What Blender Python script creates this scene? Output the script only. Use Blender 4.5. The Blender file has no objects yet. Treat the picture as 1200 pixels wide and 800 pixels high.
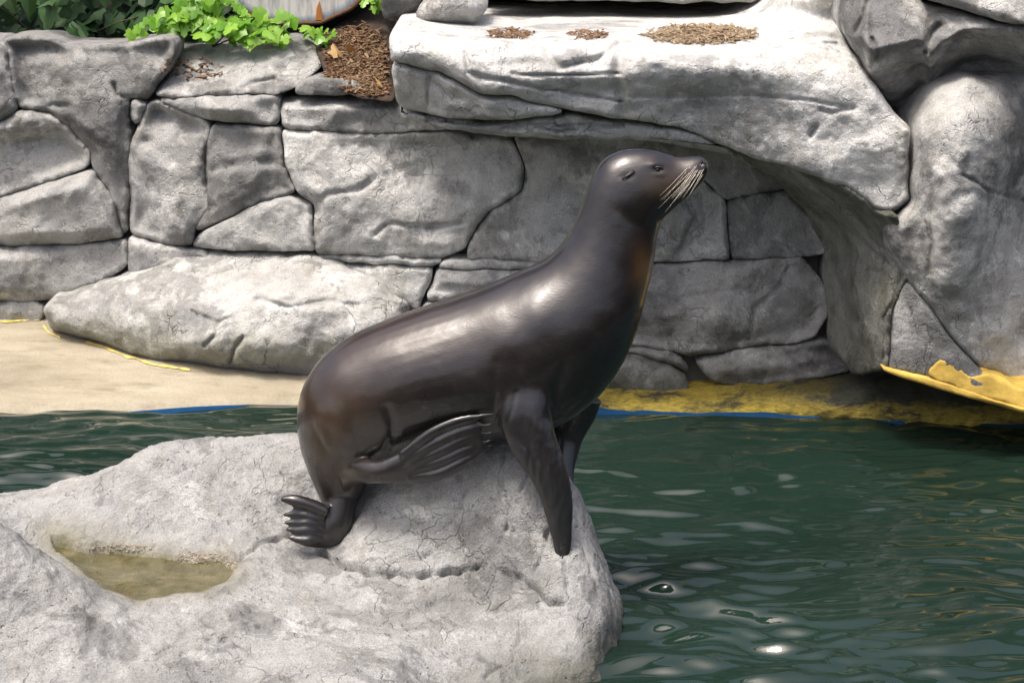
import bpy, bmesh, math, random
import numpy as np
from mathutils import Vector, Matrix, Euler
from mathutils.bvhtree import BVHTree

# ------------------------------------------------------------------ camera, sky, sun, exposure
SC = bpy.context.scene
COL = SC.collection
CAM_H, PITCH, HFOV = 3.5, math.radians(15), math.radians(30)
FPX = 600 / math.tan(HFOV / 2)                       # focal length in photograph pixels
cam_d = bpy.data.cameras.new('camera')
cam = bpy.data.objects.new('camera', cam_d); COL.objects.link(cam)
cam.location = (0, 0, CAM_H); cam.rotation_euler = (math.pi / 2 - PITCH, 0, 0)
cam_d.sensor_width = 36; cam_d.lens = 18 / math.tan(HFOV / 2); cam_d.clip_end = 500
SC.camera = cam

SUN_EL, SUN_AZ = math.radians(70), math.radians(228)   # azimuth clockwise from +Y (behind the camera, to the left)
world = bpy.data.worlds.new('World'); SC.world = world; world.use_nodes = True
wn = world.node_tree.nodes; wl = world.node_tree.links
bg = wn['Background']; bg.inputs['Strength'].default_value = 0.15
sky = wn.new('ShaderNodeTexSky'); sky.sky_type = 'NISHITA'; sky.sun_disc = False
sky.sun_elevation = SUN_EL; sky.sun_rotation = SUN_AZ
sky.air_density = .8; sky.dust_density = 8.0; sky.ozone_density = 1.0
wl.new(sky.outputs[0], bg.inputs['Color'])
sun_d = bpy.data.lights.new('sun', 'SUN'); sun = bpy.data.objects.new('sun', sun_d); COL.objects.link(sun)
sun_d.energy = 1.5; sun_d.angle = math.radians(12); sun_d.color = (1.0, 0.975, 0.94)
sd = Vector((math.sin(SUN_AZ) * math.cos(SUN_EL), math.cos(SUN_AZ) * math.cos(SUN_EL), math.sin(SUN_EL)))
sun.rotation_euler = sd.to_track_quat('Z', 'Y').to_euler(); sun.location = sd * 30
SC.view_settings.view_transform = 'Standard'; SC.view_settings.look = 'None'
SC.view_settings.exposure = 0.80; SC.view_settings.gamma = 1.0
SC.cycles.max_bounces = 6

# ------------------------------------------------------------------ helpers
random.seed(7)
cP, sP = math.cos(PITCH), math.sin(PITCH)

def ray(px, py):
    u = (np.asarray(px, float) - 600) / FPX; v = (np.asarray(py, float) - 400) / FPX
    return u, cP - v * sP, -sP - v * cP              # x, y, z components

def at(px, py, Y):                                    # the point at distance Y from the camera's wall-parallel plane
    dx, dy, dz = ray(px, py)
    t = np.asarray(Y, float) / dy
    return np.stack([dx * t, dy * t, CAM_H + dz * t], -1)

def V3(px, py, Y): return Vector(at(px, py, Y).tolist())

def atz(px, py, z):
    dx, dy, dz = ray(px, py); t = (z - CAM_H) / dz
    return Vector((float(dx * t), float(dy * t), z))

_rng = np.random.RandomState(11)
_perm = np.concatenate([_rng.permutation(256)] * 3)
_grad = _rng.normal(size=(256, 3)); _grad /= np.linalg.norm(_grad, axis=1)[:, None]

def perlin(p):
    p = np.asarray(p, float); i = np.floor(p).astype(int); f = p - i; w = f * f * f * (f * (f * 6 - 15) + 10); i &= 255
    out = 0
    for a in (0, 1):
        for b in (0, 1):
            for c in (0, 1):
                h = _perm[_perm[_perm[(i[:, 0] + a) & 255] + ((i[:, 1] + b) & 255)] + ((i[:, 2] + c) & 255)]
                g = _grad[h]
                d = g[:, 0] * (f[:, 0] - a) + g[:, 1] * (f[:, 1] - b) + g[:, 2] * (f[:, 2] - c)
                ww = (w[:, 0] if a else 1 - w[:, 0]) * (w[:, 1] if b else 1 - w[:, 1]) * (w[:, 2] if c else 1 - w[:, 2])
                out = out + d * ww
    return out * 1.5

def fbm(p, octv=4, gain=.5, lac=2.03):
    o = 0; a = 1.0; p = np.array(p, float)
    for k in range(octv):
        o = o + a * perlin(p + 17.3 * k); p = p * lac; a *= gain
    return o

def tps(pts, vals, smooth=0.0):                       # thin-plate spline through scattered control values
    P = np.array(pts, float); n = len(P); s = np.abs(P).max() or 1.0; P = P / s
    def U(r2): return np.where(r2 > 1e-14, r2 * np.log(np.maximum(r2, 1e-14)), 0)
    K = U(((P[:, None] - P[None]) ** 2).sum(-1)) + smooth * np.eye(n)
    Q = np.hstack([np.ones((n, 1)), P])
    A = np.vstack([np.hstack([K, Q]), np.hstack([Q.T, np.zeros((3, 3))])])
    w = np.linalg.solve(A, np.concatenate([np.array(vals, float), np.zeros(3)]))
    def f(x, y):
        X = np.stack([np.asarray(x, float).ravel(), np.asarray(y, float).ravel()], -1) / s
        out = np.empty(len(X))
        for k in range(0, len(X), 20000):
            q = X[k:k + 20000]
            out[k:k + 20000] = U(((q[:, None] - P[None]) ** 2).sum(-1)) @ w[:n] + w[n] + q @ w[n + 1:]
        return out.reshape(np.shape(x))
    return f

def tag(o, label=None, cat=None, group=None, kind=None):
    if label: o['label'] = label
    if cat: o['category'] = cat
    if group: o['group'] = group
    if kind: o['kind'] = kind
    return o

def empty(name, loc, label, cat, group=None):
    o = bpy.data.objects.new(name, None); COL.objects.link(o); o.location = loc; o.empty_display_size = .1
    return tag(o, label, cat, group)

def mesh_obj(name, verts, faces, mat, parent=None, smooth=True):
    me = bpy.data.meshes.new(name)
    me.from_pydata(np.asarray(verts).tolist(), [], [list(map(int, f)) for f in faces]); me.update()
    if smooth: me.shade_smooth()
    if mat: me.materials.append(mat)
    o = bpy.data.objects.new(name, me); COL.objects.link(o)
    if parent is not None:
        o.parent = parent; o.matrix_parent_inverse = Matrix.Translation(-Vector(parent.location))
    return o

def seg_dist(x, y, poly, closed):                     # distance and nearest point to a polyline
    P = np.array(poly, float); A = P if closed else P[:-1]; B = np.roll(P, -1, 0) if closed else P[1:]
    d2 = np.full(len(x), 1e18); nx = np.zeros(len(x)); ny = np.zeros(len(x))
    for a, b in zip(A, B):
        ex, ey = b - a; L = ex * ex + ey * ey + 1e-12
        t = np.clip(((x - a[0]) * ex + (y - a[1]) * ey) / L, 0, 1)
        qx = a[0] + t * ex; qy = a[1] + t * ey; q = (x - qx) ** 2 + (y - qy) ** 2
        m = q < d2; d2[m] = q[m]; nx[m] = qx[m]; ny[m] = qy[m]
    return np.sqrt(d2), nx, ny

def inside(x, y, poly):
    P = np.array(poly, float); r = np.zeros(len(x), bool); B = np.roll(P, -1, 0)
    for (x0, y0), (x1, y1) in zip(P, B):
        c = (y0 > y) != (y1 > y)
        if y0 != y1: r ^= c & (x < (x1 - x0) * (y - y0) / (y1 - y0) + x0)
    return r

def refine(poly, seg=5.0, wob=2.0, closed=True):
    P = np.array(poly, float); B = np.roll(P, -1, 0) if closed else P[1:]; A = P if closed else P[:-1]
    out = []
    for a, b in zip(A, B):
        n = max(1, int(np.hypot(*(b - a)) / seg))
        for k in range(n): out.append(a + (b - a) * k / n)
    if not closed: out.append(P[-1])
    Q = np.array(out); z = np.zeros(len(Q))
    if closed and len(Q) > 8:                          # round the corners a little
        Q = (np.roll(Q, 1, 0) + 2 * Q + np.roll(Q, -1, 0)) / 4
    q = np.stack([Q[:, 0] / 28, Q[:, 1] / 28, z], -1)
    Q[:, 0] += wob * (perlin(q) + .5 * perlin(q * 2.7)); Q[:, 1] += wob * (perlin(q + 50) + .5 * perlin(q * 2.7 + 50))
    return Q

def chips(x, y, sp, amp, seed):                       # shallow conchoidal bowls that meet in sharp arrises
    R = np.random.RandomState(seed + 77); q = np.stack([x / sp, y / sp, x * 0 + seed], -1)
    wx = x + sp * .26 * fbm(q * .9, 4, .6); wy = y + sp * .26 * fbm(q * .9 + 31, 4, .6)
    best = np.full(len(x), -9.); 
    for a in np.arange(x.min() - sp, x.max() + 1.5 * sp, sp):
        for b in np.arange(y.min() - sp, y.max() + 1.5 * sp, sp * .8):
            sx_, sy_ = a + R.uniform(-.5, .5) * sp, b + R.uniform(-.4, .4) * sp; gx_, gy_ = R.normal(0, .75, 2); h_ = R.uniform(-.35, .35)
            u = (wx - sx_) / sp; v = (wy - sy_) / sp
            best = np.maximum(best, -.45 * (u * u + v * v) + gx_ * u + gy_ * v + h_)
    m = np.clip(.65 + .9 * perlin(q * .45 + 8), .12, 1.2)
    r = best - np.mean(best)
    return amp * np.clip(r, -1.0, .9) * m

BVH = {}
def stone(name, parent, poly, depth, mat, step=2.2, inset=-.8, edge=3, erec=.020, bulge=.006, bl=12, nz=.03, nf=1.7,
          fine=.010, facet=None, chip=(58, .075), cracks=(), back=.4, tint=1.0, wob=2.0, seed=0, feats=(), extra=None, meet=0):
    P = refine(poly, 5, wob)
    x0, y0 = P.min(0); x1, y1 = P.max(0)
    nx = int((x1 - x0) / step) + 3; ny = int((y1 - y0) / step) + 3
    gx = x0 - step + np.arange(nx + 1) * step; gy = y0 - step + np.arange(ny + 1) * step
    X, Y = np.meshgrid(gx, gy, indexing='ij')
    cx = (X[:-1, :-1] + step / 2).ravel(); cy = (Y[:-1, :-1] + step / 2).ravel()
    keep = inside(cx, cy, P).reshape(nx, ny)
    idx = np.arange((nx + 1) * (ny + 1)).reshape(nx + 1, ny + 1)
    ii, jj = np.nonzero(keep)
    F = np.stack([idx[ii, jj], idx[ii, jj + 1], idx[ii + 1, jj + 1], idx[ii + 1, jj]], -1)
    used, inv = np.unique(F, return_inverse=True); F = inv.reshape(-1, 4)
    x = X.ravel()[used]; y = Y.ravel()[used]
    # border edges
    e = np.concatenate([F[:, [0, 1]], F[:, [1, 2]], F[:, [2, 3]], F[:, [3, 0]]])
    key = {}
    for a, b in e.tolist(): key[(a, b)] = 1
    bor = [(a, b) for (a, b) in key if (b, a) not in key]
    bi = np.unique(np.array(bor).ravel())
    d, qx, qy = seg_dist(x, y, P, True)
    ins = inside(x, y, P)
    sgn = np.where(ins, 1, -1)
    dx = (x - qx) * sgn / np.maximum(d, 1e-6); dy = (y - qy) * sgn / np.maximum(d, 1e-6)
    x[bi] = qx[bi] + dx[bi] * inset; y[bi] = qy[bi] + dy[bi] * inset
    d = np.where(ins, d, 0); d[bi] = 0
    base = depth(x, y)
    W = at(x, y, base)
    off = np.zeros(len(x))
    jv = np.clip(1.0 + 1.6 * perlin(np.stack([x / 45, y / 45, x * 0 + 4.4], -1)), .35, 2.4)
    k = 1 - np.clip(d / (edge * jv), 0, 1); off += erec * jv * (1 - np.sqrt(np.maximum(1 - k * k, 0)))
    off -= bulge * (1 - np.exp(-(d / bl) ** 1.3))
    R = np.random.RandomState(seed + 5)
    so = R.uniform(-40, 40, 3)
    off += nz * fbm(W * nf + so, 3) + fine * fbm(W * 7 + so, 4, .55)
    if facet:
        n, amp = facet; c0 = P.mean(0); Rr = max(x1 - x0, y1 - y0) / 2
        u = (x - c0[0]) / Rr; v = (y - c0[1]) / Rr
        wu = u + .10 * perlin(np.stack([u * 3, v * 3, u * 0 + seed], -1)); wv = v + .10 * perlin(np.stack([u * 3, v * 3, u * 0 + seed + 9], -1))
        g = np.stack([np.zeros(len(u))] + [math.cos(a) * s * wu + math.sin(a) * s * wv - c for a, s, c in
                      [(2 * math.pi * (q + R.uniform(0, 1)) / n, R.uniform(.7, 1.4), R.uniform(.1, .45)) for q in range(n)]], 0)
        off += amp * (np.log(np.exp(g * 60).sum(0)) / 60)
    if chip and chip[1] > 0:
        off += chips(x, y, chip[0], chip[1], seed) + chips(x, y, chip[0] * .36, chip[1] * .22, seed + 300)
        off += R.uniform(-.03, .03)
    for cr in cracks:
        pl, wdt, dep = cr
        cd, _, _ = seg_dist(x, y, refine(pl, 6, 2.2, False), False)
        vary = .75 + .5 * perlin(np.stack([x / 22, y / 22, x * 0 + 3], -1))
        off += dep * np.exp(-(cd / (wdt * np.clip(vary, .35, 1.5))) ** 2)
    for fx, fy, rx, ry, amp in feats:                  # lumps (negative) and hollows (positive)
        q = ((x - fx) / rx) ** 2 + ((y - fy) / ry) ** 2
        off += amp * np.exp(-q)
    if meet:                                           # neighbours meet flush: only a seam of uneven depth is left between them
        off = off - np.percentile(off[d > meet] if (d > meet).sum() > 20 else off, 66)
        t_ = np.clip(d / meet, 0, 1); t_ = t_ * t_ * (3 - 2 * t_)
        sv = np.clip(.55 + 1.5 * perlin(np.stack([x / 38, y / 38, x * 0 + 4.4], -1)) + .7 * perlin(np.stack([x / 9, y / 9, x * 0 + 2.2], -1)), .08, 1.8)
        off = off * (.12 + .88 * t_) + .050 * sv * np.exp(-(d / (1.3 + 1.3 * sv)) ** 1.4)
    if extra is not None: off += extra(x, y, d)
    W = at(x, y, base + off)
    n0 = len(W)
    bm_ = {b: n0 + i for i, b in enumerate(bi.tolist())}
    Wb = W[bi].copy(); Wb[:, 1] += back
    faces = F.tolist()
    for a, b in bor: faces.append([b, a, bm_[a], bm_[b]])
    V = np.vstack([W, Wb])
    o = mesh_obj(name, V, faces, mat, parent)
    o['tint'] = float(tint)
    BVH[o.name] = BVHTree.FromPolygons([Vector(v) for v in V.tolist()], faces)
    return o

def hit(px, py, names, org=None):
    d = Vector([float(c) for c in ray(px, py)]).normalized(); best = None
    for n in names:
        h = BVH[n].ray_cast(Vector((0, 0, CAM_H)), d)
        if h[0] is not None and (best is None or h[3] < best[3]): best = h
    return best

# ------------------------------------------------------------------ materials
def newmat(name):
    m = bpy.data.materials.new(name); m.use_nodes = True
    nt = m.node_tree; b = nt.nodes['Principled BSDF']
    return m, nt, b

class NT:
    def __init__(s, nt): s.nt = nt
    def n(s, t, **k):
        o = s.nt.nodes.new(t)
        for a, v in k.items(): setattr(o, a, v)
        return o
    def l(s, a, b): s.nt.links.new(a, b)
    def noise(s, vec, scale, det=5, rough=.55, dist=0):
        o = s.n('ShaderNodeTexNoise'); o.inputs['Scale'].default_value = scale; o.inputs['Detail'].default_value = det
        o.inputs['Roughness'].default_value = rough; o.inputs['Distortion'].default_value = dist
        if vec is not None: s.l(vec, o.inputs['Vector'])
        return o.outputs['Fac']
    def ramp(s, fac, stops, interp='LINEAR'):
        o = s.n('ShaderNodeValToRGB'); o.color_ramp.interpolation = interp
        el = o.color_ramp.elements
        while len(el) < len(stops): el.new(.5)
        for e, (p, c) in zip(el, stops):
            e.position = p; e.color = (c, c, c, 1) if not hasattr(c, '__len__') else (*c, 1)
        s.l(fac, o.inputs[0]); return o.outputs[0]
    def mix(s, fac, a, b, mode='MIX'):
        o = s.n('ShaderNodeMix', data_type='RGBA', blend_type=mode)
        for v, i in ((fac, 0), (a, 6), (b, 7)):
            if hasattr(v, 'is_linked'): s.l(v, o.inputs[i])
            elif i == 0: o.inputs[0].default_value = v
            else: o.inputs[i].default_value = (v, v, v, 1) if not hasattr(v, '__len__') else (*v, 1)
        return o.outputs[2]
    def math(s, op, a, b=None, clamp=False):
        o = s.n('ShaderNodeMath', operation=op, use_clamp=clamp)
        for v, i in ((a, 0), (b, 1)):
            if v is None: continue
            if hasattr(v, 'is_linked'): s.l(v, o.inputs[i])
            else: o.inputs[i].default_value = v
        return o.outputs[0]

def rock_mat(name, light=(.40, .395, .37), dark=(.20, .197, .187), cut=.5, soft=.12, crack=.35, speck=.7, bump=.8,
             algae=None, cscale=5.0, pits=.4, patch=1.1, stain=False):
    m, nt, b = newmat(name); N = NT(nt)
    tc = N.n('ShaderNodeNewGeometry').outputs['Position']
    oi = N.n('ShaderNodeObjectInfo').outputs['Random']
    mp = N.n('ShaderNodeVectorMath', operation='ADD'); N.l(tc, mp.inputs[0])
    cmb = N.n('ShaderNodeCombineXYZ')
    N.l(N.math('MULTIPLY', oi, 37.0), cmb.inputs[0]); N.l(N.math('MULTIPLY', oi, 91.0), cmb.inputs[2]); N.l(cmb.outputs[0], mp.inputs[1])
    P = mp.outputs[0]
    at_ = N.n('ShaderNodeAttribute', attribute_type='OBJECT', attribute_name='tint').outputs['Fac']
    big = N.noise(P, patch, 7, .62, .6)
    f = N.ramp(big, [(cut - soft, 0), (cut + soft, 1)])
    col = N.mix(f, light, dark)
    mid = N.noise(P, 9, 6, .65)
    col = N.mix(1.0, col, N.ramp(mid, [(.25, .72), (.55, 1.0), (.75, 1.12)]), 'MULTIPLY')
    # vertical run-off streaks, warm and cool tints
    mpg = N.n('ShaderNodeMapping'); mpg.inputs['Scale'].default_value = (5, 5, .55); N.l(P, mpg.inputs[0])
    st = N.noise(mpg.outputs[0], 1.6, 4, .6)
    col = N.mix(N.ramp(st, [(.52, 0), (.72, .55)]), col, N.mix(1.0, col, (.66, .63, .55), 'MULTIPLY'))
    wt = N.noise(P, 3.1, 3, .5)
    col = N.mix(N.ramp(wt, [(.45, 0), (.7, .5)]), col, N.mix(1.0, col, (1.01, .99, .945), 'MULTIPLY'))
    fl = N.noise(P, 1.9, 10, .68, .3)
    col = N.mix(1.0, col, N.ramp(fl, [(.535, 1.0), (.56, .70), (.62, .66), (.66, .92)]), 'MULTIPLY')
    fl2 = N.noise(P, 3.3, 9, .66, .5)
    col = N.mix(1.0, col, N.ramp(fl2, [(.575, 1.0), (.60, 1.28)]), 'MULTIPLY')
    # grit specks
    gr = N.noise(P, 130, 2, .6)
    col = N.mix(speck, col, N.mix(1.0, col, N.ramp(gr, [(.3, .62), (.5, 1.0), (.72, 1.25)]), 'MULTIPLY'))
    # fine crack network in places
    wv = N.n('ShaderNodeVectorMath', operation='ADD'); N.l(P, wv.inputs[0])
    wn_ = N.n('ShaderNodeTexNoise'); wn_.inputs['Scale'].default_value = 4.0; wn_.inputs['Detail'].default_value = 4; N.l(P, wn_.inputs['Vector'])
    sc_ = N.n('ShaderNodeVectorMath', operation='SCALE'); sc_.inputs['Scale'].default_value = .45; N.l(wn_.outputs['Color'], sc_.inputs[0])
    N.l(sc_.outputs[0], wv.inputs[1])
    vo = N.n('ShaderNodeTexVoronoi', feature='DISTANCE_TO_EDGE'); vo.inputs['Scale'].default_value = cscale; N.l(wv.outputs[0], vo.inputs['Vector'])
    ck = N.ramp(vo.outputs['Distance'], [(.0, 1), (.010, .45), (.026, 0)])
    msk = N.ramp(N.noise(P, 2.3, 4, .65), [(.52, 0), (.60, 1)])
    ck = N.math('MULTIPLY', N.math('MULTIPLY', ck, msk), crack)
    col = N.mix(N.math('MULTIPLY', ck, .40), col, (.09, .085, .08))
    # pits
    vp = N.n('ShaderNodeTexVoronoi'); vp.inputs['Scale'].default_value = 26; N.l(wv.outputs[0], vp.inputs['Vector'])
    pm = N.ramp(N.noise(P, 5, 3, .6), [(.5, 0), (.64, 1)])
    pt = N.math('MULTIPLY', N.ramp(vp.outputs['Distance'], [(.08, 1), (.24, 0)]), pm)
    col = N.mix(1.0, col, at_, 'MULTIPLY') if False else col
    tm = N.n('ShaderNodeCombineColor'); 
    for i in range(3): N.l(at_, tm.inputs[i])
    col = N.mix(1.0, col, tm.outputs[0], 'MULTIPLY')
    rough = .88
    if algae:
        zz = N.n('ShaderNodeSeparateXYZ'); N.l(tc, zz.inputs[0])
        lv = N.math('ADD', zz.outputs[2], N.math('MULTIPLY', N.math('SUBTRACT', N.noise(tc, 4.5, 5, .65), .5), algae.get('amp', .5)))
        for z0, z1, c, amt in algae['bands']:
            mr = N.n('ShaderNodeMapRange'); mr.inputs[1].default_value = z1; mr.inputs[2].default_value = z0
            mr.inputs[3].default_value = 0; mr.inputs[4].default_value = amt; N.l(lv, mr.inputs[0])
            col = N.mix(mr.outputs[0], col, c)
    if stain:
        sa = N.n('ShaderNodeAttribute', attribute_name='stain').outputs['Fac']
        sf = N.math('MULTIPLY', sa, N.ramp(N.noise(tc, 6, 6, .65), [(.25, .35), (.6, 1)]))
        col = N.mix(sf, col, N.ramp(N.noise(tc, 11, 5, .65), [(.3, (.10, .095, .045)), (.5, (.19, .175, .105)), (.7, (.29, .265, .18))]))
    N.l(col, b.inputs['Base Color'])
    b.inputs['Roughness'].default_value = rough; b.inputs['Specular IOR Level'].default_value = .25
    h = N.math('ADD', N.math('MULTIPLY', mid, .5), N.math('MULTIPLY', gr, .13))
    h = N.math('ADD', h, N.math('MULTIPLY', N.noise(P, 30, 7, .75), .40)); h = N.math('ADD', h, N.math('MULTIPLY', fl, .25))
    h = N.math('SUBTRACT', h, N.math('MULTIPLY', ck, .9))
    h = N.math('SUBTRACT', h, N.math('MULTIPLY', pt, pits))
    bp = N.n('ShaderNodeBump'); bp.inputs['Strength'].default_value = bump; bp.inputs['Distance'].default_value = .06
    N.l(h, bp.inputs['Height']); N.l(bp.outputs[0], b.inputs['Normal'])
    return m

ALG_WALL = dict(amp=.35, bands=[(.05, .30, (.055, .055, .042), .75), (-.02, .12, (.05, .062, .03), .8)])
M_wall = rock_mat('wall_rock', (.44, .437, .418), (.255, .254, .247), .56, .03, .3, algae=ALG_WALL)
M_light = rock_mat('pale_rock', (.53, .525, .50), (.35, .346, .325), .60, .10, .6, algae=dict(amp=.35, bands=[(.20, .42, (.25, .24, .13), .55), (.12, .27, (.15, .16, .19), .85)]))
M_ledge = rock_mat('ledge_rock', (.55, .545, .52), (.33, .327, .308), .62, .05, .45, pits=.6)
M_right = rock_mat('weathered_rock', (.50, .495, .47), (.21, .21, .205), .54, .05, .3)
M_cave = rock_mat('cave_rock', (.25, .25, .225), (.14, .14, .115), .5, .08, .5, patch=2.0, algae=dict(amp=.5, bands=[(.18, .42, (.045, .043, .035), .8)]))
M_front = rock_mat('basking_rock', (.40, .397, .382), (.275, .273, .262), .55, .05, .24, speck=.7, bump=.9, stain=True, cscale=6.0, pits=.5,
                   algae=dict(amp=.12, bands=[(.02, .14, (.10, .10, .075), .8)]))

def simple_mat(name, col, rough=.6, var=.25, scale=8, bump=.2, spec=.4, **kw):
    m, nt, b = newmat(name); N = NT(nt); tc = N.n('ShaderNodeNewGeometry').outputs['Position']
    nz = N.noise(tc, scale, 5, .6)
    c = N.mix(1.0, col, N.ramp(nz, [(.25, 1 - var), (.75, 1 + var)]), 'MULTIPLY'); N.l(c, b.inputs['Base Color'])
    b.inputs['Roughness'].default_value = rough; b.inputs['Specular IOR Level'].default_value = spec
    if bump:
        bp = N.n('ShaderNodeBump'); bp.inputs['Strength'].default_value = bump; bp.inputs['Distance'].default_value = .02
        N.l(nz, bp.inputs['Height']); N.l(bp.outputs[0], b.inputs['Normal'])
    for k, v in kw.items(): b.inputs[k].default_value = v
    return m

M_core = simple_mat('wall_core', (.11, .108, .10), .95)  # dark grey stands in for shadow in the wide joints
M_dark = simple_mat('slot_shade', (.02, .02, .02), .95)  # near-black colour stands in for the shade inside the slot
M_soil = simple_mat('soil', (.045, .032, .022), .95, .4, 14, .6)
M_blue = simple_mat('pool_paint', (.008, .045, .115), .9, .3, 6, .2, .1)

# yellow growth on the pool edge
M_yel, nt, b = newmat('yellow_growth'); N = NT(nt); tc = N.n('ShaderNodeNewGeometry').outputs['Position']
mpg = N.n('ShaderNodeMapping'); mpg.inputs['Scale'].default_value = (1, 1, 3.5); N.l(tc, mpg.inputs[0])
a_ = N.noise(mpg.outputs[0], 3.0, 6, .7); g_ = N.noise(mpg.outputs[0], 28, 4, .7)
c = N.ramp(a_, [(.36, (.04, .038, .018)), (.45, (.26, .20, .03)), (.6, (.48, .36, .05))])
zz = N.n('ShaderNodeSeparateXYZ'); N.l(tc, zz.inputs[0])
mr = N.n('ShaderNodeMapRange'); mr.inputs[1].default_value = .06; mr.inputs[2].default_value = .14
N.l(N.math('ADD', zz.outputs[2], N.math('MULTIPLY', N.math('SUBTRACT', a_, .5), .35)), mr.inputs[0])
c = N.mix(mr.outputs[0], c, (.03, .032, .02))
c = N.mix(1.0, c, N.ramp(g_, [(.3, .5), (.7, 1.3)]), 'MULTIPLY'); N.l(c, b.inputs['Base Color']); b.inputs['Roughness'].default_value = .7
bp = N.n('ShaderNodeBump'); bp.inputs['Strength'].default_value = .7; bp.inputs['Distance'].default_value = .03; N.l(g_, bp.inputs['Height']); N.l(bp.outputs[0], b.inputs['Normal'])
M_foam = simple_mat('yellow_paint', (.56, .375, .085), .9, .4, 9, .5, .15)

# ------------------------------------------------------------------ water and pool
m, nt, b = newmat('pool_water'); N = NT(nt); M_water = m
tc = N.n('ShaderNodeNewGeometry').outputs['Position']
c = N.ramp(N.noise(tc, .7, 3, .5), [(.3, (.0070, .0170, .0120)), (.7, (.0112, .0255, .0180))])
N.l(c, b.inputs['Base Color']); b.inputs['Roughness'].default_value = .05; b.inputs['IOR'].default_value = 1.42
b.inputs['Specular IOR Level'].default_value = .7

nxw, nyw = 640, 680
xs = np.linspace(-6.5, 6.0, nxw); ys = 5.2 + (13.4 - 5.2) * np.linspace(0, 1, nyw)
XX, YY = np.meshgrid(xs, ys, indexing='ij'); p = np.stack([XX.ravel(), YY.ravel(), np.zeros(XX.size)], -1)
w1 = np.stack([perlin(p * 1.1 + 5), perlin(p * 1.1 + 35), np.zeros(len(p))], -1) * .35
def ridgew(q, s): return perlin(q * np.array([.48, 1.4, 1]) * s)
Zw = .020 * ridgew(p + w1, 1.5) + .036 * ridgew(p + w1 * .8 + 9, 3.2) + .048 * ridgew(p + w1 * .6 + 21, 5.8) + .021 * ridgew(p + w1 * .5 + 33, 11)
calm = .75 + .45 * (perlin(p * .6 + 70) + .1)
Zw *= .84 * np.clip(calm, .5, 1.1) * np.clip((12.6 - p[:, 1]) / 2.5, .7, 1)
p[:, 2] = Zw
ii = np.arange(nxw * nyw).reshape(nxw, nyw)
Fw = np.stack([ii[:-1, :-1], ii[1:, :-1], ii[1:, 1:], ii[:-1, 1:]], -1).reshape(-1, 4)
water = tag(mesh_obj('water', p, Fw, M_water), kind='structure', label='rippled dark green pool water')
bv = [(-7, 4, -1.6), (7, 4, -1.6), (7, 16, -1.6), (-7, 16, -1.6)]
tag(mesh_obj('pool_floor', bv, [(0, 1, 2, 3)], M_blue, smooth=False), kind='structure', label='blue painted floor of the pool')

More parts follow.
